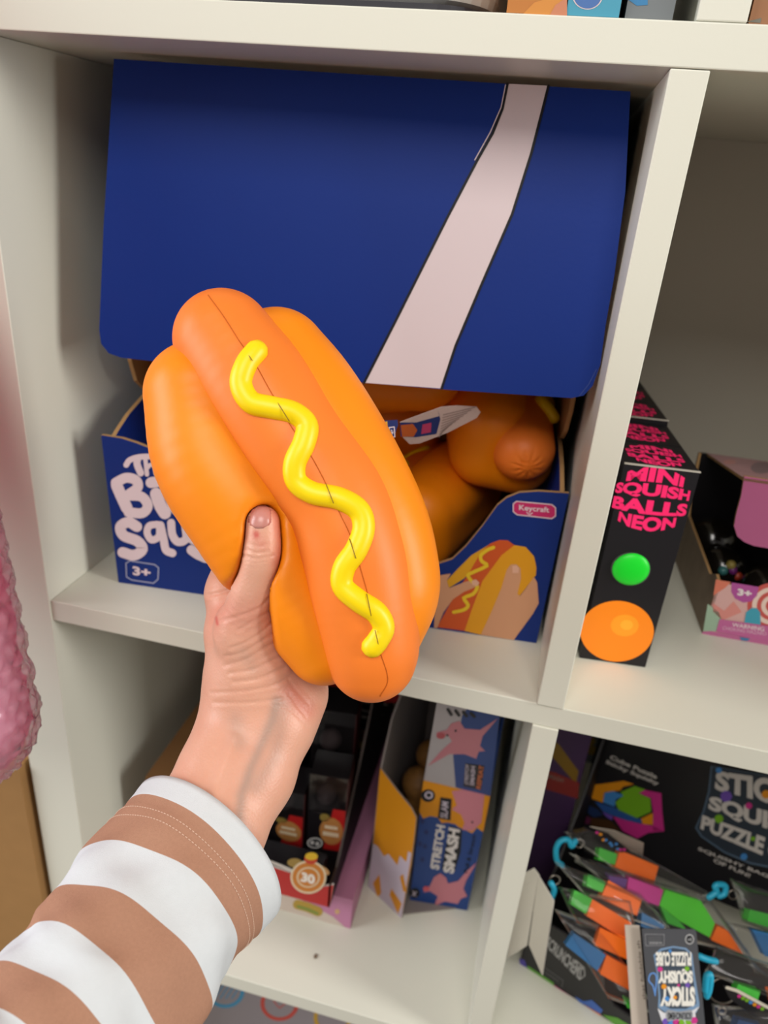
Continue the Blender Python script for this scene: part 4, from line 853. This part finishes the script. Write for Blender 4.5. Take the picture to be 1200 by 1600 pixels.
for l, c in (([(215, 308), (405, 282), (462, 300), (400, 315), (385, 335), (300, 345), (290, 402), (230, 380)], 'o'), ([(290, 350), (345, 338), (405, 362), (360, 385), (355, 425), (290, 400)], 'b'),
             ([(385, 345), (465, 310), (525, 330), (485, 350), (550, 378), (557, 450), (480, 488), (380, 452), (358, 400), (402, 362)], 'g'), ([(488, 350), (520, 332), (612, 350), (616, 440), (628, 560), (565, 555), (568, 460), (555, 378)], 'p'),
             ([(500, 490), (566, 458), (566, 525), (510, 520)], 'o'), ([(245, 395), (355, 430), (480, 490), (502, 492), (505, 522), (400, 495), (290, 450)], 'n'), ([(285, 452), (345, 475), (340, 500), (310, 480)], 'v'),
             ([(345, 478), (420, 500), (565, 530), (628, 560), (540, 568), (480, 600), (400, 560)], 'p')): b.dpoly(hf, k4(l), M(cols[c], .5, key='cube_' + c), 2)
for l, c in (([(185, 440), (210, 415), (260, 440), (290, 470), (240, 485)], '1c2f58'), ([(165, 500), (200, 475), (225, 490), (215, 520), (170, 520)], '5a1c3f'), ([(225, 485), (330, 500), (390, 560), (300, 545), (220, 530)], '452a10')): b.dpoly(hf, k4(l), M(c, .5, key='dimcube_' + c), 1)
b.dpoly(hf, k4([(885, 200), (870, 340), (840, 450), (798, 540), (830, 590), (960, 680), (1100, 740), (1400, 800), (1500, 300)]), M('4d6175', .5, key='slate_print'), 2)
b.dpoly(hf, k4([(893, 205), (880, 340), (850, 450), (808, 538), (838, 585), (965, 672), (1105, 730), (1400, 790), (1490, 300)]), M('26303c', .5, key='slate_dark'), 3)
b.dtext(hf, 'STICKY', k4([(915, 225), (1440, 300), (1460, 470), (905, 330)]), HW, 4, .05)
b.dtext(hf, 'SQUISHY', k4([(880, 362), (1480, 520), (1480, 660), (868, 450)]), HW, 4, .05)
b.dtext(hf, 'PUZZLE CUBE', k4([(840, 468), (1460, 690), (1440, 810), (826, 545)]), HW, 4, .05)
for x, y, r, c in ((970, 366, 34, 'v'), (930, 490, 26, 'g'), (1068, 698, 20, 'b'), (1190, 355, 26, 'o'), (1095, 418, 20, 'p'), (930, 222, 18, 'b'), (1118, 600, 14, 'g')): b.ddisc(hf, k4([(x, y)])[0], r / 3.5, r / 3.7, M(cols[c], .5, key='cube_' + c), 5, n=7)
b.dtext(hf, 'SQUISHY BAGS', k4([(818, 645), (1240, 812), (1232, 832), (812, 665)]), HW, 4, .02); b.dtext(hf, 'OF FUN!', k4([(905, 708), (1105, 795), (1098, 815), (898, 728)]), HW, 4, .02)
b.obj('header_panel', stk)
# the two cartons beyond it
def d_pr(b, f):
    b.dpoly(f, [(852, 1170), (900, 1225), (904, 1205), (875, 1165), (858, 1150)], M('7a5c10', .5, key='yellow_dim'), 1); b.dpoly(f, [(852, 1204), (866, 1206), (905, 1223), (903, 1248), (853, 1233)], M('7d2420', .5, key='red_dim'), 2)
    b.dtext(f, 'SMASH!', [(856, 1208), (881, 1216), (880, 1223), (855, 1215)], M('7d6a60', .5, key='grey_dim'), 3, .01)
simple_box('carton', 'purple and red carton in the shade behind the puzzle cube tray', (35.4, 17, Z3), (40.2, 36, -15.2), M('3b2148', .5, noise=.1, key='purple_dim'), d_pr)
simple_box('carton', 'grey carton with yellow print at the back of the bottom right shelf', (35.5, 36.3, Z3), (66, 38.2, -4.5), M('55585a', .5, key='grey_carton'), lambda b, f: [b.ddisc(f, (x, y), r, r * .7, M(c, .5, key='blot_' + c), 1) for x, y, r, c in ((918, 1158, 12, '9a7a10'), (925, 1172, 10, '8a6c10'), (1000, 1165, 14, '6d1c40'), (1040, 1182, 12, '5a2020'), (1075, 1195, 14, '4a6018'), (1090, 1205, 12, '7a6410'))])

# zip bags with coloured putty blocks
BAGM = film('clear_pouch', 'b9b4ae', .035, .1); CY = M('1f9fc0', .4, .4, key='cyan_plastic'); STL = M('8d857c', .3, metal=1, key='steel_ring')
PC = dict(o='f26a00', g='3fae35', m='c03a8a', b='2f6ea5', p='5c3a7a', G='4fc82e', d='1b3a66')
def bag(label, quad, z, blocks, clip=None, ring_=None, zt=None):
    """quad: corners of the pouch; z: depths of the corners"""
    c3 = [P(x, y, zz) for (x, y), zz in zip(quad, z)]; cen = sum(c3) / 4
    t = thing('squishy_bag', label, 'squishy toy', cen, 'clear pouches of coloured putty blocks'); a, b_, c, d = c3
    nrm = nlen(np.cross(b_ - a, d - a)); nrm = nrm if nrm @ (CAM - cen) > 0 else -nrm; fc = Face(a, nrm)
    NU, NV = 22, 12; vs = []; fs = []
    for sd in (1, -1):
        for j in range(NV + 1):
            for i in range(NU + 1):
                u, v = i / NU, j / NV; p = (a * (1 - u) + b_ * u) * (1 - v) + (d * (1 - u) + c * u) * v
                h = (4 * u * (1 - u)) ** .4 * (4 * v * (1 - v)) ** .5 * .75 * (1 + .12 * math.sin(u * 9 + v * 5 + z[0])); vs.append(p + nrm * h * sd)
    o2 = (NU + 1) * (NV + 1)
    for k in (0, o2):
        for j in range(NV):
            for i in range(NU): q = (k + j * (NU + 1) + i, k + j * (NU + 1) + i + 1, k + (j + 1) * (NU + 1) + i + 1, k + (j + 1) * (NU + 1) + i); fs.append(q if k == 0 else q[::-1])
    MB().add(vs, fs, BAGM).obj('pouch', t, smooth=True, weld=True)
    for pts, cc in blocks:
        bb = MB(); bb.prism([fc.at(*q) + nrm * .35 for q in pts], -nrm * .8, M(PC[cc], .45, .4, noise=.06, scale=80, key='putty_' + cc)); bb.obj('putty_block', t, bevel=.16)
    if clip:
        bb = MB(); bb.tube([P(x, y, zz_) for (x, y), zz_ in zip(smooth_path([(p[0], p[1]) for p in clip], 5), [z[0] - .6] * 400)], .24, CY, n=12); bb.obj('clip', t, smooth=True)
    if ring_:
        bb = MB(); x, y, r = ring_; bb.tube([P(x + r * math.cos(k / 20 * math.tau), y + r * .9 * math.sin(k / 20 * math.tau), z[0] - .3) for k in range(21)], .06, STL, n=8, cap=False); bb.obj('split_ring', t, smooth=True)
bag('clear pouch with green and orange putty at the top of the pile, under the header', [(880, 1300), (955, 1298), (1140, 1418), (1060, 1440)][0:1] + [(925, 1290), (1118, 1400), (1060, 1440)], [62.5, 63, 61, 61], [([(934, 1324), (962, 1334), (958, 1351), (932, 1343)], 'g'), ([(966, 1328), (1026, 1353), (1018, 1382), (958, 1354)], 'o')], clip=[(878, 1352), (870, 1344), (869, 1326), (876, 1314), (888, 1312), (893, 1322), (899, 1314)], ring_=(905, 1318, 7))
bag('clear pouch with magenta and large green putty blocks, right of centre', [(888, 1332), (1110, 1405), (1178, 1500), (1040, 1468)], [60.5, 60, 58.5, 59.5], [([(948, 1366), (978, 1371), (975, 1385), (952, 1378)], 'p'), ([(980, 1368), (1034, 1388), (1027, 1413), (976, 1396)], 'm'), ([(1037, 1388), (1092, 1405), (1114, 1440), (1106, 1462), (1060, 1437), (1028, 1412)], 'G'), ([(1030, 1414), (1060, 1438), (1070, 1450), (1040, 1440)], 'g'), ([(1118, 1444), (1135, 1452), (1158, 1488), (1108, 1466)], 'o')])
bag('clear pouch with green and orange putty in the middle of the pile', [(866, 1345), (1000, 1395), (1060, 1465), (930, 1420)], [59.5, 59.5, 58, 58.5], [([(916, 1366), (944, 1378), (938, 1394), (914, 1384)], 'g'), ([(948, 1375), (1000, 1405), (992, 1430), (936, 1402)], 'o'), ([(1000, 1425), (1035, 1445), (1030, 1460), (998, 1446)], 'b')], clip=[(862, 1402), (866, 1390), (861, 1380)], ring_=(867, 1375, 8))
bag('clear pouch with a bright green and orange block in front of the middle one', [(872, 1385), (985, 1408), (1000, 1475), (900, 1445)], [58.5, 58, 57, 57.5], [([(896, 1390), (924, 1404), (914, 1427), (890, 1412)], 'g'), ([(924, 1404), (985, 1441), (974, 1467), (915, 1430)], 'o')])
bag('clear pouch with blue and two orange putty blocks at the front left of the tray', [(866, 1420), (935, 1445), (1035, 1590), (950, 1560)], [57.5, 57, 54.5, 55.5], [([(895, 1456), (945, 1490), (932, 1515), (882, 1475)], 'b'), ([(936, 1448), (985, 1472), (984, 1500), (928, 1475)], 'o'), ([(946, 1490), (986, 1513), (990, 1550), (936, 1520)], 'o'), ([(975, 1558), (990, 1565), (995, 1578), (978, 1572)], 'g')])
bag('clear pouch with a printed green strip at the right edge', [(1140, 1372), (1260, 1412), (1260, 1480), (1160, 1440)], [60, 60, 59, 59], [([(1168, 1420), (1250, 1440), (1250, 1465), (1164, 1437)], 'g')], clip=[(1108, 1402), (1120, 1393), (1117, 1386), (1122, 1382), (1133, 1384), (1132, 1396), (1124, 1400)], ring_=(1146, 1398, 8))
bag('clear pouch with blue putty at the right edge', [(1135, 1440), (1260, 1470), (1260, 1560), (1180, 1520)], [58.5, 58, 57, 57.5], [([(1172, 1450), (1250, 1470), (1250, 1500), (1192, 1492)], 'b')])
bag('rolled clear pouch beside the upside-down product card', [(1118, 1478), (1250, 1520), (1250, 1580), (1100, 1520)], [55.5, 55, 54.5, 55], [([(1200, 1545), (1250, 1550), (1250, 1575), (1205, 1565)], 'o'), ([(1150, 1535), (1185, 1545), (1180, 1562), (1145, 1550)], 'g')], clip=[(1092, 1494), (1105, 1499), (1118, 1502)], ring_=(1130, 1548, 22))
bag('clear pouch at the lower right corner of the tray', [(1112, 1568), (1250, 1580), (1250, 1640), (1120, 1620)], [54, 54, 53.5, 53.5], [([(1150, 1590), (1190, 1600), (1185, 1612), (1145, 1605)], 'd')], clip=[(1102, 1548), (1104, 1526), (1110, 1524), (1108, 1545), (1104, 1556)], ring_=(1128, 1580, 6))
CW2 = M('a89c90', .6, .2, key='tag_board')
def cardy(label, px4, z, m, extra=None): return paper('product_card', label, px4, [z] * len(px4[:-1]) + [z + .4], m, extra, 'cards in the puzzle cube tray')
cardy('folded pale card with confetti print under the tray header', [(922, 1292), (960, 1298), (1006, 1318), (1004, 1340), (985, 1330), (950, 1302)], 61.2, CW2, lambda b, f: None)
cardy('dark card with coloured confetti print among the top pouches', [(930, 1297), (950, 1303), (985, 1330), (970, 1332), (935, 1312)], 60.8, BK, lambda b, f: [b.ddisc(f, (934 + k * 4.6 + random.uniform(-2, 2), 1303 + k * 2.9 + random.uniform(-3, 4)), 3, 2.4, M(cols[random.choice('ogbpv')], .5, key='cube_' + 'x'), 1, n=6) for k in range(10)])
cardy('black printed card with a white edge at the lower right', [(1130, 1540), (1150, 1546), (1200, 1575), (1230, 1592), (1228, 1610), (1180, 1590), (1140, 1560)], 53.2, BK, lambda b, f: ([b.dline(f, [(1136, 1543), (1152, 1548), (1200, 1574)], 5, M('cfc8b5', .5, key='cream_edge'), 1)] + [b.ddisc(f, (1155 + k * 6, 1556 + k * 3.3), 3.5, 3, M(cols[c], .5, key='cube_' + c), 2, n=6) for k, c in enumerate('pggbopg')]))
# product card, hanging upside down at the front
pz = 53.0
pcd = thing('product_card', 'black upside-down product card with bubble lettering, at the front of the tray', 'tag', P(1040, 1530, pz)); ptl, ptr, pbl = P(1003, 1452, pz), P(1087, 1453, pz), P(1018, 1625, pz - .8); pf = plane3(ptl, ptr, pbl)
b = MB(); b.prism([pf.at(*q) for q in [(1003, 1451), (1085, 1452), (1088, 1456), (1104, 1625), (1018, 1625)]], -pf.n * .08, M('47484c', .5, .3, key='graphite_card'))
def k6(l): return [(960 + x / 5, 1360 + y / 5) for x, y in l]
b.dline(pf, k6([(240, 498), (388, 500), (388, 585), (245, 588)]), 1, M('7d7d80', .5, key='grey_rule'), 1, closed=True)
b.dtext(pf, 'WARNING', k6([(372, 575), (270, 575), (270, 555), (372, 555)]), LG, 2, 0)
for k in range(3): b.dline(pf, k6([(262, 520 + k * 12), (368, 520 + k * 12)]), .8, DG, 2, caps=False)
b.ddisc(pf, k6([(586, 537)])[0], 7, 8, LG, 2); b.ddisc(pf, k6([(586, 537)])[0], 5.4, 6.2, INK, 3); b.dtext(pf, '3+', k6([(604, 550), (568, 550), (568, 525), (604, 525)]), LG, 4, .02)
b.dpoly(pf, k6([(305, 660), (360, 610), (460, 590), (560, 605), (608, 650), (625, 800), (665, 1050), (640, 1110), (560, 1140), (430, 1130), (340, 1070), (345, 980), (330, 800)]), M('6f8cab', .5, key='jar_blue'), 1)
b.dpoly(pf, k6([(318, 668), (370, 625), (460, 603), (550, 618), (596, 655), (612, 800), (640, 1040), (560, 1080), (440, 1080), (360, 1040), (358, 970), (342, 800)]), M('34404e', .5, key='jar_dark'), 2)
b.dpoly(pf, k6([(335, 1075), (385, 1110), (560, 1120), (665, 1060), (630, 1110), (640, 1200), (380, 1200)]), M('cfcfd2', .5, key='jar_white'), 2)
HW2 = M('dedbd2', .5, key='card_white')
b.dtext(pf, 'STICKY', k6([(630, 1060), (355, 1060), (362, 905), (625, 905)]), HW2, 3, .06); b.dtext(pf, 'SQUISHY', k6([(612, 880), (340, 880), (340, 765), (608, 765)]), HW2, 3, .06); b.dtext(pf, 'PUZZLE CUBE', k6([(600, 745), (325, 745), (322, 635), (598, 635)]), HW2, 3, .05)
for x, y, r, c in ((355, 770, 22, 'p'), (565, 765, 20, 'g'), (385, 905, 22, 'o'), (570, 895, 20, 'v'), (410, 1000, 20, 'b'), (472, 990, 16, 'o'), (433, 628, 14, 'b'), (500, 895, 12, 'p')): b.ddisc(pf, k6([(x, y)])[0], r / 5, r / 5, M(cols[c], .5, key='cube_' + c), 4, n=7)
b.dline(pf, smooth_path(k6([(318, 975), (300, 900), (268, 860), (280, 810), (315, 805), (328, 850), (318, 960)]), 4), 2, M('5f8fd0', .5, key='hook_blue'), 2)
b.dpoly(pf, k6([(403, 1095), (420, 1085), (500, 1100), (600, 1085), (612, 1120), (600, 1175), (500, 1160), (415, 1178), (400, 1140)]), M('8f9296', .5, key='banner_grey'), 4); b.dtext(pf, 'SCRUNCHEMS', k6([(600, 1158), (415, 1160), (415, 1108), (600, 1106)]), INK, 5, .02)
for x, y, c in ((400, 1180, 'v'), (440, 1190, 'b'), (480, 1185, 'p'), (520, 1190, 'g'), (580, 1180, 'g'), (620, 1170, 'p'), (470, 1230, 'o')): b.ddisc(pf, k6([(x, y)])[0], 6, 6, M(cols[c], .5, key='cube_' + c), 3, n=6)
b.obj('printed_front', pcd)
b = MB(); b.prism([pf.at(*q) - pf.n * .5 for q in [(980, 1450), (1003, 1451), (1018, 1625), (992, 1625)]], -pf.n * .08, M('b3a79a', .6, .2, key='tan_board'))
class Shift:
    def at(s, x, y, l=0): return pf.at(x, y) - pf.n * (.5 - l)
b.dtext(Shift(), 'that foldable sh', [(1008, 1568), (998, 1475), (1003, 1475), (1013, 1568)], M('5a5048', .6, key='brown_letter'), 2, .01)
b.obj('backing_board', pcd)
# folded translucent ticket holder
TK = M('c9c4ba', .5, .4, noise=.03, key='frosted_plastic')
tk = thing('ticket_holder', 'frosted white folded ticket holder at the foot of the lower divider', 'holder', P(840, 1450, 58))
q = lambda x, y, z: P(x, y, z)
b = MB(); b.slab(q(812, 1374, 60), q(841, 1368, 59), q(823, 1478, 59), q(792, 1498, 60), .1, TK); b.obj('left_leaf', tk)
b = MB(); b.slab(q(841, 1368, 59), q(865, 1408, 57.5), q(847, 1524, 57.5), q(826, 1476, 59), .1, TK); b.obj('right_leaf', tk)
b = MB(); b.slab(q(816, 1366, 60), q(834, 1356, 59.5), q(843, 1368, 59), q(822, 1382, 59.5), .1, TK); b.obj('tab', tk)

# ================================================================== BOTTOM ROW CARTON
def d_bt(b, f):
    for x, y, c in ((352, 1548, '2a86b0'), (437, 1568, 'b8382c'), (520, 1590, 'b88f1c')):
        b.ddisc(f, (x, y), 30, 27, M(c, .5, key='ring_' + c), 1, hole=.8)
    for k in range(4): b.dline(f, [(335 + k * 9, 1560), (355 + k * 9, 1530)], 2, M('2a86b0', .5, key='ring_2a86b0'), 1)
    b.dline(f, [(428, 1565), (437, 1575), (447, 1567), (437, 1558)], 1.5, M('b8382c', .5, key='ring_b8382c'), 1, closed=True)
simple_box('carton', 'pale grey carton with coloured rings printed on it, on the lowest shelf in view', (3, 7.5, ZL - T_ - S_ + .02), (30, 34, ZL - T_ - 4), M('8b8388', .5, .3, key='grey_ring_carton'), d_bt)
